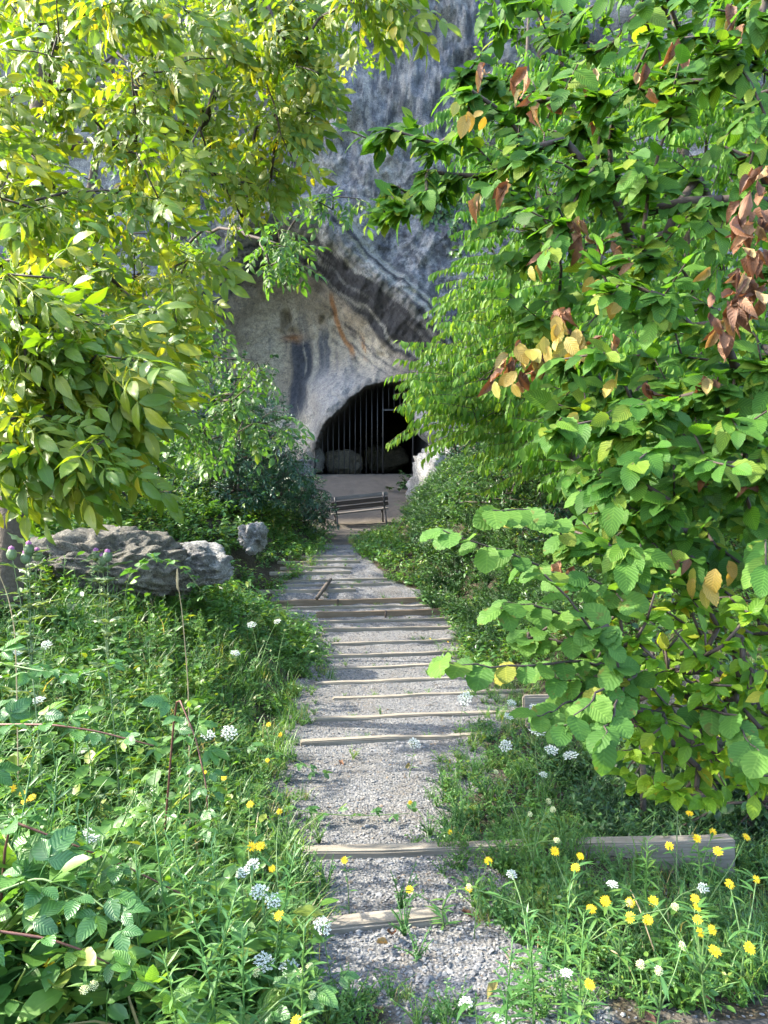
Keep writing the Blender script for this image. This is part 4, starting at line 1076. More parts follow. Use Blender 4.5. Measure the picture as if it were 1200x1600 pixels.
def grass_T(n, h, seed):
    r = np.random.RandomState(seed); mb = MB()
    for k in range(n):
        az = r.rand() * 6.283; hh = h * r.uniform(.5, 1.15); ln = r.uniform(.15, .8) * hh; w = .0045 * r.uniform(.7, 1.5)
        o = np.array([r.randn() * .05, r.randn() * .05, 0]); dr = np.array([math.cos(az), math.sin(az), 0]); sd_ = np.array([-dr[1], dr[0], 0])
        V, A = [], []
        for f in (0, .35, .7, 1.0):
            c = o + dr * ln * f ** 2 + np.array([0, 0, hh * (f - .25 * f ** 3)]); ww = w * (1 - f) ** .6 + .0006
            V += [c - sd_ * ww, c + sd_ * ww]; A += [[-.5, f, 0], [.5, f, 0]]
        F = []
        for j in range(3): F += [[2 * j, 2 * j + 1, 2 * j + 3], [2 * j, 2 * j + 3, 2 * j + 2]]
        rr = r.rand() * .6; A = np.array(A); A[:, 2] = rr
        mb.add(np.array(V), np.array(F), A)
    return mb.get()

def narrow_T(h, n, ll, seed, w=.16, stemr=.004):
    r = np.random.RandomState(seed); mb = MB(); f = np.linspace(0, 1, 6)[:, None]
    bend = r.randn(2) * .12
    line = np.concatenate([bend[0] * f ** 2 * h, bend[1] * f ** 2 * h, f * h], 1)
    tv, tf = tube(line, np.linspace(stemr, stemr * .4, 6), 4); mb.add(tv, tf, np.tile([0, .5, .2], (len(tv), 1)))
    lt = [leaf_T(w, 2, .1, c, .4, seed=i) for i, c in enumerate((.15, .4))]
    u = np.linspace(.08, 1, n); p = np.stack([np.interp(u, f[:, 0], line[:, k]) for k in range(3)], -1); az = np.arange(n) * 2.4 + r.rand()
    el = np.interp(u, [0, .8, 1], [.1, .5, 1.2]) + r.randn(n) * .2
    d = np.stack([np.cos(az), np.sin(az), el], -1); nn = np.tile([0, 0, 1.0], (n, 1)) + r.randn(n, 3) * .2
    s = ll * np.interp(u, [0, .3, 1], [.6, 1.1, .45]) * r.uniform(.8, 1.2, n)
    for k in range(2): mb.inst(lt[k], frames(d[k::2], nn[k::2]), p[k::2], s[k::2], r.rand(len(s[k::2])) * .5)
    return mb.get()

TL = [leafy_T(7, 7, .42, .085, LT_OVAL[:2], .28, 100 + k) for k in range(5)]
TS = [leafy_T(8, 8, .26, .042, LT_SMALL, .2, 120 + k) for k in range(5)]
TF = [leafy_T(8, 5, .36, .10, LT_SMALL, .34, 140 + k, low=True) for k in range(5)]
TG = [grass_T(24, .34, 160 + k) for k in range(5)]
TN = [narrow_T(.5, 34, .085, 180 + k) for k in range(5)]
TC = [leafy_T(7, 16, .2, .02, LT_SMALL[:1], .13, 200 + k) for k in range(4)]      # fine ferny leaves

def edge_dist(X, Y):
    l = np.interp(Y, BY, BL); r = np.interp(Y, BY, BR)
    return np.maximum(l - X, X - r)

def scatter(n, ylo, yhi, side=0, pw=1.0, wid=.55):
    Y = ylo * (yhi / ylo) ** (rs.rand(n) ** pw); X = rs.uniform(-1, 1, n) * (wid * Y + .9)
    if side < 0: X = -np.abs(X)
    if side > 0: X = np.abs(X)
    return X, Y

def near_rock(X, Y):
    return (np.hypot(X + 2.95, (Y - 8.6)) < .45) | (np.hypot(X + 2.2, Y - 8.8) < .2) | (np.hypot(X + 2.23, (Y - 13.1)) < .4)

def strew(name, label, mat, temps, X, Y, sc, dens, cat, lean=.15, mixr=.6, allow=False):
    ed = edge_dist(X, Y)
    hollow = (X > 1.15) & (Y > 3.95 + .12 * (X - 1)) & (Y < 5.2)
    keep = (rs.rand(len(X)) < dens) & ~near_rock(X, Y) & (~hollow | allow) & (Y < 24.6) & (Y > 2.2 + .14 * X + .06 * rs.rand(len(X)))
    X, Y, sc = X[keep], Y[keep], sc[keep]
    pos = np.stack([X, Y, ground_h(X, Y) - .01], -1); mb = MB(); w = rs.randint(0, len(temps), len(X)); M = upright(len(X), lean); r = rs.rand(len(X))
    for k in range(len(temps)):
        m = w == k; mb.inst(temps[k], M[m], pos[m], sc[m], r[m], mixr)
    o = mb.build(name, mat, kind='stuff')
    if o: tag(o, label, cat)
    print(name, len(X), sum(len(f) for f in mb.F))

def hfun(X, Y):
    ed = edge_dist(X, Y)
    left = np.interp(ed, [-.1, .1, .4, .9, 1.6], [.25, .4, .75, 1.1, 1.3]) * np.interp(Y, [3, 4.5, 6, 7.2, 9], [1, .9, .66, .72, .6])
    right = np.interp(ed, [-.1, .1, .4, .9, 1.6], [.25, .32, .38, .38, .5]) * np.where((X > .75) & (Y > 2.9) & (Y < 4.0), .7, 1)
    lowc = np.where((X > -.4) & (X < .75) & (Y < 2.55), .28, 1); left = left * lowc; right = right * lowc
    return np.where(X < np.interp(Y, BY, np.array(BL) * .5 + np.array(BR) * .5), left, right)

X, Y = scatter(3800, 1.8, 9.5, 0); strew('undergrowth', 'broad leaved green undergrowth on both sides of the lower steps', M_cover, TL, X, Y, hfun(X, Y) * rs.uniform(.6, 1.15, len(X)), np.where(X < 0, .8, .36) * np.where((X > .8) & (Y > 2.95) & (Y < 3.75), .25, 1) * ss(-.05, .3, edge_dist(X, Y)), 'undergrowth')
X, Y = scatter(5200, 1.9, 11, 0); strew('clover', 'small leaved low green cover along the edges of the gravel', M_cover, TS, X, Y, (.35 + .6 * hfun(X, Y)) * rs.uniform(.5, 1.1, len(X)), .02 + .8 * ss(-.12, .15, edge_dist(X, Y)) * np.where((X > .85) & (Y > 3.1) & (Y < 3.7), .25, 1), 'ground cover')
X, Y = scatter(7600, 8.5, 24.5, 0, .8); strew('bank_plants', 'dense green plants covering the banks near the bench and boulders', M_cover, TF, X, Y, (.5 + .6 * hfun(X, Y)) * rs.uniform(.6, 1.2, len(X)), 1.0 * ss(-.05, .2, edge_dist(X, Y)), 'undergrowth')
X, Y = scatter(4600, 1.8, 20, 0); strew('grass', 'thin green grass among the weeds and beside the steps', M_grass, TG, X, Y, (.4 + .6 * hfun(X, Y)) * np.where(X > .2, .75, 1) * np.where((Y < 2.6) & (X > -.5) & (X < .8), .4, 1) * rs.uniform(.6, 1.25, len(X)), .012 + np.where((X > .2) & (Y < 6), .5, .75) * ss(-.1, .15, edge_dist(X, Y)), 'grass', .25)
X, Y = scatter(1900, 1.85, 8.5, 0); strew('tall_weeds', 'mass of narrow leaved weeds in the meadow left and right of the steps', M_weed, TN, X, Y, hfun(X, Y) * rs.uniform(.7, 1.25, len(X)), np.where(X < 0, .6, .5) * ss(.0, .25, edge_dist(X, Y)), 'weeds', .12)
X, Y = scatter(2200, 1.9, 6, 0); strew('wild_carrot_leaves', 'fine ferny leaves low down beside the gravel', M_weed, TC, X, Y, (.6 + .6 * hfun(X, Y)) * rs.uniform(.7, 1.25, len(X)), .02 + .6 * ss(-.1, .15, edge_dist(X, Y)), 'weeds', .2)
X = rs.uniform(.55, 3.2, 2600); Y = rs.uniform(9.5, 20, 2600); strew('bank_grass', 'plants coloured dark for the shade of the slope right of the stairs', M_ivy, TS, X, Y, rs.uniform(.8, 1.5, 2600), .95 * ss(-.02, .25, edge_dist(X, Y)), 'undergrowth')  # dark ivy leaf colour stands in for the shade on this bank
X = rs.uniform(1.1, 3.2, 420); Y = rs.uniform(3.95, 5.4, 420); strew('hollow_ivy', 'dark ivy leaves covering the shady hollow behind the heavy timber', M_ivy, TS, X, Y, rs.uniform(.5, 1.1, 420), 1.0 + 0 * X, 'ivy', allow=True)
# weeds rooted along the timbers
xs_, ys_ = [], []
for s, (py, dr, l, r, *_r) in zip(SY, STEPS):
    m = 10; x = rs.uniform((l - 600) / F_PX * s, min((r - 600) / F_PX * s, 1.2), m); xs_.append(x); ys_.append(s + TAN9 * x + rs.uniform(.05, .16, m))
X, Y = np.concatenate(xs_), np.concatenate(ys_)
strew('step_weeds', 'small weeds rooted behind the timber edges of the steps', M_cover, TS, X, Y, rs.uniform(.18, .42, len(X)), .6, 'weeds')
X, Y = scatter(2600, 9, 17, 1); strew('dry_litter', 'dry brown leaf litter on the shaded right bank', M_brown, TF, X, Y, rs.uniform(.25, .5, len(X)), (.15 * ss(-.05, .2, edge_dist(X, Y)) * ((X > .9) & (Y < 12))), 'leaf litter')

# ------------------------------------------------------------------ plants that can be told apart
def stem_obj(parent, base, pts, r0, r1, mat, name='stem', n=9):
    pts = np.asarray(pts, float); t = np.linspace(0, 1, len(pts)); f = np.linspace(0, 1, n)
    l = np.stack([np.interp(f, t, pts[:, k]) for k in range(3)], -1)
    l[1:-1] = (l[:-2] + l[1:-1] * 2 + l[2:]) / 4
    V, F = tube(l, np.linspace(r0, r1, n), 5)
    return obj(name, mesh_np(name, V - base, F, np.tile([0, .5, .3], (len(V), 1))), mat, parent), l

def palmate_T(k, seed):
    r = np.random.RandomState(seed); mb = MB(); lt = [leaf_T(.62, 7, .12, .2, .42, .1, wave=.02, seed=seed + i) for i in range(2)]
    angs = {3: (0, 1.15, -1.15), 5: (0, .75, -.75, 1.7, -1.7)}[k]
    tv, tf = tube([(-.45, 0, -.12), (-.2, 0, 0), (0, 0, 0)], [.014, .011, .009], 4); mb.add(tv, tf, np.tile([0, .5, .3], (len(tv), 1)))
    for q_, a in enumerate(angs):
        s = (.95, .8, .8, .62, .62)[q_]; d = np.array([math.cos(a), math.sin(a), -.15 - .2 * r.rand()]); p = np.array([.12 if q_ == 0 else .02, 0, 0])
        mb.inst(lt[q_ % 2], frames(d[None], np.array([[r.randn() * .2, r.randn() * .2, 1]])), p[None], [s], np.array([r.rand() * .2]))
    return mb.get()
PT = [palmate_T(3, 1), palmate_T(5, 5), palmate_T(3, 9)]

def bramble(label, arm, mat, size=.085, gap=.1, lm=None, hgts=True):
    pts = np.array([P(*q_) for q_ in arm]); p0 = pts[0]; root = gp(p0[0] - .12, p0[1] + .15, -.02)
    for i in range(len(pts)): pts[i, 2] = max(pts[i, 2], float(ground_h(pts[i, 0], pts[i, 1])) + .05)
    e = empty('bramble', root, label, 'bramble', 'brambles in the meadow')
    _, l = stem_obj(e, root, np.concatenate([[root], pts]), .0048, .0022, mat, 'cane', 24)
    L = np.linalg.norm(np.diff(l, axis=0), axis=1).sum(); m = max(4, int(L / gap)); s = np.linspace(.2, 1, m); f = np.linspace(0, 1, len(l))
    q = np.stack([np.interp(s, f, l[:, k]) for k in range(3)], -1); td = norm(np.gradient(l, axis=0)); d0 = np.stack([np.interp(s, f, td[:, k]) for k in range(3)], -1)
    side = norm(np.cross(d0, [0, 0, 1.0])); sg = np.where(np.arange(m) % 2, 1, -1)[:, None]
    D = norm(d0 * .4 + side * sg * .8 + np.array([0, -.15, .25]) + rs.randn(m, 3) * .2); sc = size * np.linspace(1.1, .6, m) * rs.uniform(.8, 1.2, m)
    emit(e, root, PT, q + D * sc[:, None] * .45, frames(D, np.array([0, -.35, 1]) + rs.randn(m, 3) * .25), sc, lm or M_bramble, 60)
BRIGHT = leaf_mat('young_bramble_leaf', [(0, (.08, .2, .03)), (1, (.14, .26, .035))], .4, .42, .5, 8)
bramble('reddish bramble cane sloping down right in the middle of the left meadow', [(10, 1280, 2.25), (90, 1310, 2.25), (200, 1355, 2.25), (300, 1405, 2.3)], M_cane)
bramble('reddish bramble cane low at the left edge near the bottom', [(-40, 1450, 1.95), (70, 1465, 1.95), (130, 1485, 1.95), (175, 1508, 2.0)], M_cane)
bramble('thick green bramble shoot rising from the bottom edge with bright young leaves', [(345, 1610, 1.95), (275, 1560, 1.9), (215, 1528, 1.85)], M_stem, .1, .07, BRIGHT)
bramble('upright green bramble tip with yellow green buds in the left meadow', [(135, 1400, 2.2), (185, 1300, 2.15), (215, 1235, 2.1)], M_stem, .05, .07, BRIGHT)
bramble('dark red bramble stem standing near the pair of white umbels', [(275, 1080, 3.1), (305, 1150, 3.0), (322, 1225, 2.9), (326, 1290, 2.9)], M_cane)
bramble('long green bramble arching in from the left edge below the thistles', [(-30, 1030, 2.7), (60, 1048, 2.6), (120, 1056, 2.6), (180, 1040, 2.6)], M_stem, .08)
bramble('brown bramble cane lying level at the left edge of the meadow', [(-30, 1132, 2.5), (80, 1132, 2.4), (150, 1142, 2.4), (240, 1165, 2.4)], M_cane)
bramble('trailing bramble stretched across the gravel landing', [(385, 1235, 4.7), (470, 1275, 4.45), (550, 1288, 4.4), (640, 1276, 4.4)], M_stem, .085, .11)
bramble('bramble with large dark leaves in the lower left corner', [(-20, 1400, 2.1), (60, 1370, 2.1), (140, 1400, 2.05), (190, 1440, 2.0)], M_stem, .11, .08)
bramble('bramble leaning over the gravel from the left at the bottom', [(400, 1600, 2.1), (440, 1560, 2.1), (500, 1540, 2.15), (520, 1530, 2.2)], M_stem, .09, .08)
bramble('dark leaved bramble beside the third timber on the left', [(330, 1180, 5.0), (400, 1165, 5.2), (470, 1190, 5.2), (500, 1215, 5.1)], M_stem, .09, .09)
bramble('bramble at the foot of the dark boulder', [(200, 900, 7.4), (240, 870, 7.4), (290, 890, 7.4), (320, 930, 7.3)], M_stem, .12, .1)

# yellow hawkweeds
def head_T(npet, seed):
    r = np.random.RandomState(seed); mb = MB(); lt = leaf_T(.26, 3, .05, .1, .6)
    for ring, (R, el) in enumerate(((1.0, .12), (.75, .35), (.45, .6))):
        m = npet if ring == 0 else npet - 3
        a = np.arange(m) * 6.283 / m + ring * .2 + r.randn(m) * .05
        d = np.stack([np.cos(a), np.sin(a), np.full(m, el) + r.randn(m) * .07], -1)
        mb.inst(lt, frames(d, np.tile([0, 0, 1.0], (m, 1)) - d * .2), d * .08, R * r.uniform(.85, 1.05, m), r.rand(m))
    return mb.get()
HEADS = [mesh_np('flower_head', *head_T(15, k)) for k in range(3)]
for me in HEADS: me.materials.append(M_yellow)
def blob_me(name, sx, sz, mat, sub=1):
    bm = bmesh.new(); bmesh.ops.create_icosphere(bm, subdivisions=sub, radius=1); bmesh.ops.scale(bm, vec=(sx, sx, sz), verts=bm.verts)
    me = bpy.data.meshes.new(name); bm.to_mesh(me); bm.free(); me.materials.append(mat); return me
CENTRE = blob_me('flower_centre', .24, .2, M_orange); CALYX = blob_me('calyx', .3, .45, M_stem)
def orient(o, p, nrm, s):
    z = norm(np.asarray(nrm, float)[None])[0]; x = norm(np.cross([0.3, 1, 0.1], z)[None])[0]; y = np.cross(z, x); a = rs.rand() * 6.283
    x, y = x * math.cos(a) + y * math.sin(a), y * math.cos(a) - x * math.sin(a)
    o.matrix_basis = Matrix(((x[0] * s, y[0] * s, z[0] * s, p[0]), (x[1] * s, y[1] * s, z[1] * s, p[1]), (x[2] * s, y[2] * s, z[2] * s, p[2]), (0, 0, 0, 1)))

def part(name, me, parent):
    o = bpy.data.objects.new(name, me); COL.objects.link(o); o.parent = parent; return o

def flower_plant(name, label, cat, heads, hgt, kind, group, r=.014, leaves=10):
    pts = [H(x, y, hgt) for x, y in heads]
    c = np.mean(pts, 0); root = gp(c[0] + rs.randn() * .03, c[1] + .04, -.01)
    e = empty(name, root, label, cat, group)
    j = root * .45 + c * .55; j[2] = root[2] + .5 * (min(p[2] for p in pts) - root[2])
    lines = []
    if len(pts) > 1:
        _, l = stem_obj(e, root, [root, root * .5 + j * .5 + rs.randn(3) * .01, j], .0032, .0024, M_stem); lines.append(l)
    for p in pts:
        st = j if len(pts) > 1 else root
        mid = (st + p) / 2 + np.array([rs.randn() * .015, rs.randn() * .015, .03])
        _, l = stem_obj(e, root, [st, mid, p], .0024, .0014, M_stem, 'stem'); lines.append(l)
        nr = norm(np.array([[rs.randn() * .25, -.75 + rs.randn() * .2, .8]]))[0]
        if kind == 'yellow':
            h = part('flower_head', HEADS[rs.randint(3)], e); orient(h, p - root, nr, r * rs.uniform(.85, 1.15))
            k = part('flower_centre', CENTRE, h); k.location = (0, 0, .1)
            k = part('calyx', CALYX, h); k.location = (0, 0, -.3)
        elif kind == 'umbel':
            h = part('umbel', UMB[rs.randint(3)], e); orient(h, p - root, norm(np.array([[rs.randn() * .2, -.45 + rs.randn() * .2, 1]]))[0], r * rs.uniform(.9, 1.1))
            k = part('ray_stalks', RAYS, h)
        else:
            h = part('flower_head', CREAM, e); orient(h, p - root, nr, r * rs.uniform(.9, 1.1))
            k = part('calyx', CALYX, h); k.location = (0, 0, -.6); k.scale = (1.6, 1.6, 1.2)
    if leaves:
        mb = MB(); al = np.concatenate(lines); m = leaves * len(lines); q = al[rs.randint(0, len(al), m)]; a_ = rs.rand(m) * 6.283
        mb.inst(leaf_T(.17, 3, .1, .3, .4), frames(np.stack([np.cos(a_), np.sin(a_), .4 + .3 * rs.randn(m)], -1), np.tile([0, -.2, 1.0], (m, 1))), q - root, .055 * rs.uniform(.5, 1.3, m), rs.rand(m))
        mb.build('stem_leaves', M_weed, e, kind='stuff')
    return e

def umbel_T(seed):
    r = np.random.RandomState(seed); bm = bmesh.new(); bmesh.ops.create_icosphere(bm, subdivisions=1, radius=1)
    ov = np.array([v.co[:] for v in bm.verts]); of = np.array([[v.index for v in f.verts] for f in bm.faces]); bm.free()
    oc = (ov[:0], of); V8 = np.array([[1, 0, 0], [-1, 0, 0], [0, 1, 0], [0, -1, 0], [0, 0, .6], [0, 0, -.6]], float); F8 = np.array([[0, 2, 4], [2, 1, 4], [1, 3, 4], [3, 0, 4], [2, 0, 5], [1, 2, 5], [3, 1, 5], [0, 3, 5]])
    mb = MB(); T = (V8, F8, np.zeros((6, 3)))
    n = 26; k = np.arange(n); R = np.sqrt((k + .3) / n); a = k * 2.4
    c = np.stack([R * np.cos(a), R * np.sin(a), -.22 * R ** 2 + .04 * r.randn(n)], -1)
    for p in c:
        m = 9; b_ = np.arange(m) * 2.4; rr = .17 * np.sqrt((np.arange(m) + .3) / m)
        q = p + np.stack([rr * np.cos(b_), rr * np.sin(b_), .02 * r.randn(m)], -1)
        mb.inst(T, upright(m, .4), q, .058 * r.uniform(.75, 1.2, m), r.rand(m))
    return mb.get(), c
UMB = []
for k in range(3):
    g_, cc = umbel_T(k); me = mesh_np('umbel', *g_, flat=True); me.materials.append(M_white); UMB.append(me)
mb = MB()
for p in cc: V, F = tube([(0, 0, -.75), p + [0, 0, -.03]], .018, 3); mb.add(V, F)
V, F, A = mb.get(); RAYS = mesh_np('ray_stalks', V, F); RAYS.materials.append(M_stem)
def cream_T():
    r = np.random.RandomState(3); V8 = np.array([[1, 0, 0], [-1, 0, 0], [0, 1, 0], [0, -1, 0], [0, 0, .9], [0, 0, -.6]], float); F8 = np.array([[0, 2, 4], [2, 1, 4], [1, 3, 4], [3, 0, 4], [2, 0, 5], [1, 2, 5], [3, 1, 5], [0, 3, 5]])
    mb = MB(); n = 40; k = np.arange(n); R = .95 * np.sqrt((k + .3) / n); a = k * 2.4
    mb.inst((V8, F8, np.zeros((6, 3))), upright(n, .4), np.stack([R * np.cos(a), R * np.sin(a), .5 * (1 - R ** 2)], -1), .15 * r.uniform(.7, 1.2, n), r.rand(n)); return mb.get()
CREAM = mesh_np('flower_head', *cream_T(), flat=True); CREAM.materials.append(M_cream)

YG, WG, CG = 'yellow flowering weeds beside the steps', 'white umbel plants beside the steps', 'cream flowered weeds beside the steps'
for lab, hd, hg in (
    ('branched plant whose yellow flowers stand before the heavy timber at the right', [(1077, 1271), (1114, 1300), (1089, 1310), (1166, 1308), (1046, 1322), (1122, 1330)], .42),
    ('yellow flowers at the very right edge below the end of the heavy timber', [(1182, 1374), (1140, 1381), (1171, 1481)], .34),
    ('tall plant with a close cluster of yellow flowers right of the dead leaf', [(1021, 1408), (1086, 1404), (1089, 1418), (1090, 1437), (1113, 1453), (1117, 1486), (1094, 1457)], .34),
    ('yellow flowers in two pairs between the gravel step and the right cluster', [(946, 1408), (924, 1420), (985, 1410), (1012, 1438), (985, 1434)], .3),
    ('lone yellow flower low at the bottom right near the asphalt', [(921, 1538)], .3),
    ('orange yellow flowers in the weeds at the left end of the hidden timber', [(867, 1330), (907, 1338), (899, 1356)], .34),
    ('single yellow flower right of the long timber’s gravel', [(763, 1345)], .3),
    ('small yellow flower at the right side of the second gravel tread', [(640, 1390), (733, 1388)], .16),
    ('yellow flowers at the right edge of the long gravel landing', [(641, 1254), (703, 1300)], .2),
    ('big bright yellow flower over the middle of the long timber', [(538, 1344)], .25),
    ('large yellow flower above another one at the left edge of the landing', [(437, 1268), (425, 1357)], .42),
    ('three small yellow flowers in a loose row left of the landing', [(391, 1257), (407, 1322), (393, 1323)], .45),
    ('yellow flower left of the nearest gravel step', [(436, 1430)], .4),
    ('yellow flower low in the bottom left corner', [(77, 1506)], .3),
    ('pair of faint yellow flowers between the white umbels and the gravel', [(320, 1207), (350, 1215)], .4),
    ('cluster of orange yellow flowers at the left edge of the meadow', [(20, 1232), (35, 1240), (50, 1246), (38, 1252)], .5),
    ('yellow flower cut by the bottom edge', [(463, 1596)], .3),
    ('small yellow flowers low in the grass far left of the third timber', [(418, 1188), (438, 1148), (420, 1132)], .3),
    ('yellow blossom beside the upper gravel treads on the right', [(672, 998), (700, 1003)], .15)):
    flower_plant('yellow_hawkweed', lab.replace('’', ''), 'flower', hd, hg, 'yellow', YG, .0145 if len(hd) < 3 else .0165)
for lab, hd, hg, r in (
    ('pair of large white umbels in the middle of the left meadow', [(325, 1146), (358, 1143)], .6, .032),
    ('white umbel in the left meadow beside a reddish cane', [(138, 1300), (145, 1308)], .5, .016),
    ('white umbels tilted beside the second gravel tread on the left', [(405, 1391), (427, 1406)], .35, .02),
    ('two round white umbels left of the nearest gravel step', [(413, 1502), (452, 1507)], .25, .022),
    ('thin stemmed white umbel in front of the nearest timber', [(505, 1445)], .25, .02),
    ('white umbel standing below the yellow row on the left', [(393, 1350), (378, 1362)], .4, .018),
    ('group of white umbels in the sunny patch at the left edge', [(72, 1006), (25, 1018), (57, 1041)], .65, .026),
    ('white umbel at the left edge below the sunny patch', [(60, 1092)], .6, .025),
    ('three white umbels left of the brown timbers', [(393, 975), (433, 970), (368, 1019)], .6, .03),
    ('white umbel hanging over the treads under the hazel leaves', [(726, 1090)], .35, .04),
    ('flat white umbel at the right end of the third timber', [(648, 1160)], .25, .035),
    ('open white umbels just below the hazel leaves', [(840, 1140), (790, 1164), (862, 1170), (891, 1178)], .4, .032),
    ('small white umbel in the grass below the open ones', [(849, 1209)], .25, .02),
    ('white umbel low at the bottom edge right of the middle', [(727, 1566), (783, 1590)], .12, .014),
    ('white umbels in the weeds before the grey boards', [(800, 1098), (835, 1105), (795, 1118)], .3, .028),
    ('small white umbel among the yellow cluster at the right', [(1099, 1386), (957, 1380)], .28, .014),
    ('little white umbel beside the lone low yellow flower', [(885, 1518), (800, 1365)], .3, .013)):
    flower_plant('wild_carrot', lab, 'flower', hd, hg, 'umbel', WG, r * 1.35, 6)
for lab, hd, hg in (
    ('cream flower heads in the meadow above the thick bramble shoot', [(176, 1392), (184, 1400), (146, 1540), (132, 1547)], .35),
    ('cream flower heads at the left edge of the nearest step', [(484, 1510), (468, 1520), (488, 1555), (401, 1520)], .25),
    ('tall cream flowered stalk in the weeds right of the landing', [(857, 1252), (828, 1272), (864, 1265), (870, 1313), (775, 1206)], .4),
    ('pale cream flowers low before the heavy timber', [(983, 1411), (1055, 1417), (733, 1386)], .3),
    ('whitish seed heads in the grass at the bottom right', [(1001, 1507), (1029, 1517), (1066, 1478)], .3),
    ('cream umbel heads in the meadow left of the upper treads', [(445, 985), (423, 1017), (412, 1002)], .55)):
    flower_plant('cream_scabious', lab, 'flower', hd, hg, 'cream', CG, .0125)

# thistles
THB = blob_me('flower_head', .022, .026, M_grey, 2); THP = blob_me('purple_tuft', .55, .5, M_purple, 1)
TLF = leaf_T(.3, 8, .25, .25, .4, .55, wave=.03)
def thistle(label, heads, Y):
    pts = [P(x, y, Y + rs.uniform(-.08, .08)) for x, y in heads]; c = np.mean(pts, 0); root = gp(c[0] + .06, Y + .02, -.01)
    e = empty('thistle', root, label, 'thistle', 'thistles at the left edge of the meadow'); j = root * .35 + c * .65
    _, l0 = stem_obj(e, root, [root, (root + j) / 2 + [.02, 0, 0], j], .0035, .0025, M_grey); ls = [l0]
    for p in pts:
        _, l = stem_obj(e, root, [j, (j + p) / 2 + [0, 0, .02], p], .0022, .0016, M_grey); ls.append(l)
        h = part('flower_head', THB, e); h.location = p - root
        t = part('purple_tuft', THP, h); t.location = (0, 0, .024); t.scale = (.026, .026, .026)
    al = np.concatenate(ls); m = 90; q = al[rs.randint(0, len(al), m)]; a_ = rs.rand(m) * 6.283
    emit(e, root, [TLF], q, frames(np.stack([np.cos(a_), np.sin(a_), .5 + .2 * rs.randn(m)], -1), np.tile([0, 0, 1.0], (m, 1)) + rs.randn(m, 3) * .2), .1 * rs.uniform(.5, 1.2, m), M_grey, 90)
thistle('tall thistle with several purple heads at the left edge', [(18, 866), (45, 858), (58, 868), (40, 872)], 3.3)
thistle('thistle with two purple heads before the dark boulder', [(150, 868), (160, 876), (168, 870)], 3.5)

# upright narrow-leaved weeds
WLAB = ['upright narrow leaved weed below the pair of large white umbels', 'bushy narrow leaved weed right under the large yellow flower', 'tall narrow leaved weed left of the dark red bramble stem', 'slender tall weed in the middle of the upper left meadow', 'narrow leaved weed left of the single yellow flower row', 'feathery upright weed at the left edge of the nearest step', 'narrow leaved weed below the long reddish bramble cane', 'upright weed between the lone yellow flower and the landing weeds', 'tall weed beside the orange yellow flowers on the right', 'low upright weed right of the nearest gravel step', 'upright weed left of the right yellow cluster', 'pale upright weed below the left edge umbels', 'thin weed at the rim of the shady hollow', 'dense upright weed left of the tilted white umbels', 'narrow leaved weed at the far left above the reddish cane']
for k, (px, py, tip_h) in enumerate(((345, 1290, .75), (430, 1300, .6), (255, 1120, .85), (215, 1110, .85), (320, 1380, .6), (470, 1440, .45), (285, 1440, .55), (835, 1400, .4), (880, 1390, .42), (790, 1470, .35), (905, 1440, .4), (120, 1180, .8), (1010, 1300, .4), (380, 1420, .5), (60, 1230, .7))):
    p = H(px, py, tip_h); root = gp(p[0], p[1], -.01); h = p[2] - root[2]
    me = mesh_np('upright_weed', *narrow_T(h, int(26 + h * 90), .075, 300 + k, .17, .0038)); me.materials.append(M_weed)
    tag(obj('upright_weed', me, None, None, root), WLAB[k], 'weed', 'upright narrow leaved weeds')

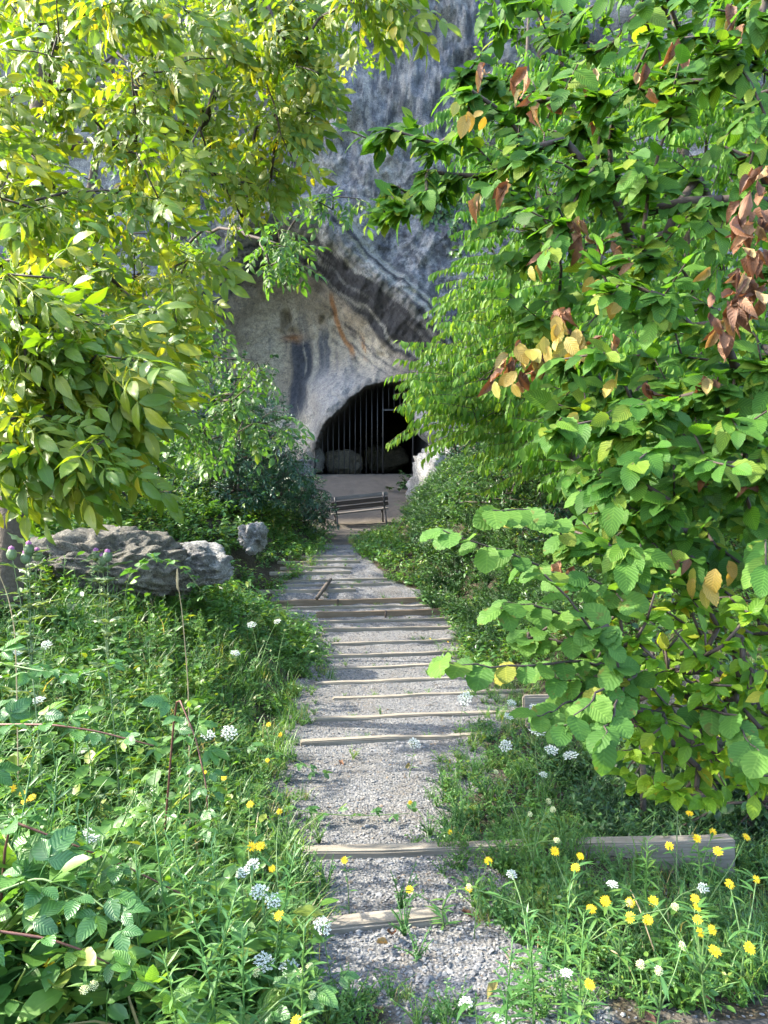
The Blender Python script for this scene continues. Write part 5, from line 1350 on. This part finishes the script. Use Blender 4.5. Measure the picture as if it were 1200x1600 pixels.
# dry stalks and sticks
def stalk(name, label, arm, r, mat, seed_head=False):
    pts = np.array([P(*q) for q in arm]); root = pts[0].copy(); root[2] = float(ground_h(root[0], root[1])) - .01
    e = empty(name, root, label, 'dry stalk')
    stem_obj(e, root, np.concatenate([[root], pts]), r, r * .5, mat, 'stem', 14)
    if seed_head:
        o = obj('seed_head', blob_me('seed_head', .006, .05, mat, 2), None, e, pts[-1] - root)
stalk('dry_grass_stalk', 'tall straw coloured grass stalk with a seed head in the left meadow', [(295, 1080, 3.6), (285, 960, 3.55), (277, 905, 3.5)], .0035, M_straw, True)
stalk('dry_grass_stalk', 'thin dry stalk at the left edge above the sunny patch', [(25, 990, 3.3), (12, 930, 3.3), (-2, 895, 3.3)], .003, M_straw, True)
stalk('dry_stalk', 'long straw coloured stem leaning at the bottom right', [(1010, 1590, 2.35), (990, 1520, 2.4), (965, 1490, 2.45), (955, 1485, 2.5)], .004, M_straw)
stalk('dry_stalk', 'bent straw stem crossing the weeds under the right yellow cluster', [(1045, 1540, 2.5), (1020, 1480, 2.55), (1000, 1420, 2.6), (985, 1390, 2.65)], .0032, M_straw)
stalk('dry_stick', 'dry brown stem lying across the gravel at the bottom', [(425, 1587, 2.42), (500, 1578, 2.44), (560, 1568, 2.48), (640, 1562, 2.5)], .0045, M_straw)
stalk('dead_weed', 'grey branching dead weed at the edge of the shady hollow', [(1058, 1290, 3.4), (1060, 1240, 3.4), (1064, 1200, 3.4)], .0035, M_grey)

# withered leaves lying on the ground
FL = [mesh_np('fallen_leaf', *T) for T in LT_WITHER]
for me in FL: me.materials.append(M_brown)
for lab, px, py in (('curled brown leaf in the middle of the nearest gravel step', 612, 1467), ('small brown leaf touching the curled one on the nearest step', 606, 1480), ('brown leaf at the right end of the nearest timber', 722, 1433), ('dull brown leaf in the weeds right of the nearest timber', 768, 1426),
                    ('reddish dead leaf in the weeds at the bottom edge', 762, 1570), ('brown leaf on the upper part of the long landing', 531, 1193), ('dead leaf curled against the road edge', 1010, 1588), ('brown leaf lying below the heavy timber', 1042, 1370), ('second brown leaf on the gravel patch at the right', 1075, 1385),
                    ('pale brown leaf on its side in the right weeds', 806, 1368), ('dead leaf left of the nearest timber', 505, 1424), ('orange brown leaf lying on the left of the third timber', 467, 1131), ('dry leaf beside the asphalt in the lower right corner', 1110, 1575), ('tan leaf on the right treads under the hazel', 735, 1053), ('brown leaf on the landing near its right side', 640, 1200)):
    p = G(px, py); o = bpy.data.objects.new('fallen_leaf', FL[rs.randint(3)]); COL.objects.link(o)
    M = frames(np.array([[rs.randn(), rs.randn(), 0]]), np.array([[rs.randn() * .3, rs.randn() * .3, 1]]))[0] * (.065 * rs.uniform(.8, 1.2)); p[2] = float(ground_h(p[0], p[1])) + .018
    o.matrix_basis = Matrix([list(M[k]) + [float(p[k])] for k in range(3)] + [[0, 0, 0, 1]])
    tag(o, lab, 'leaf', 'fallen brown leaves')
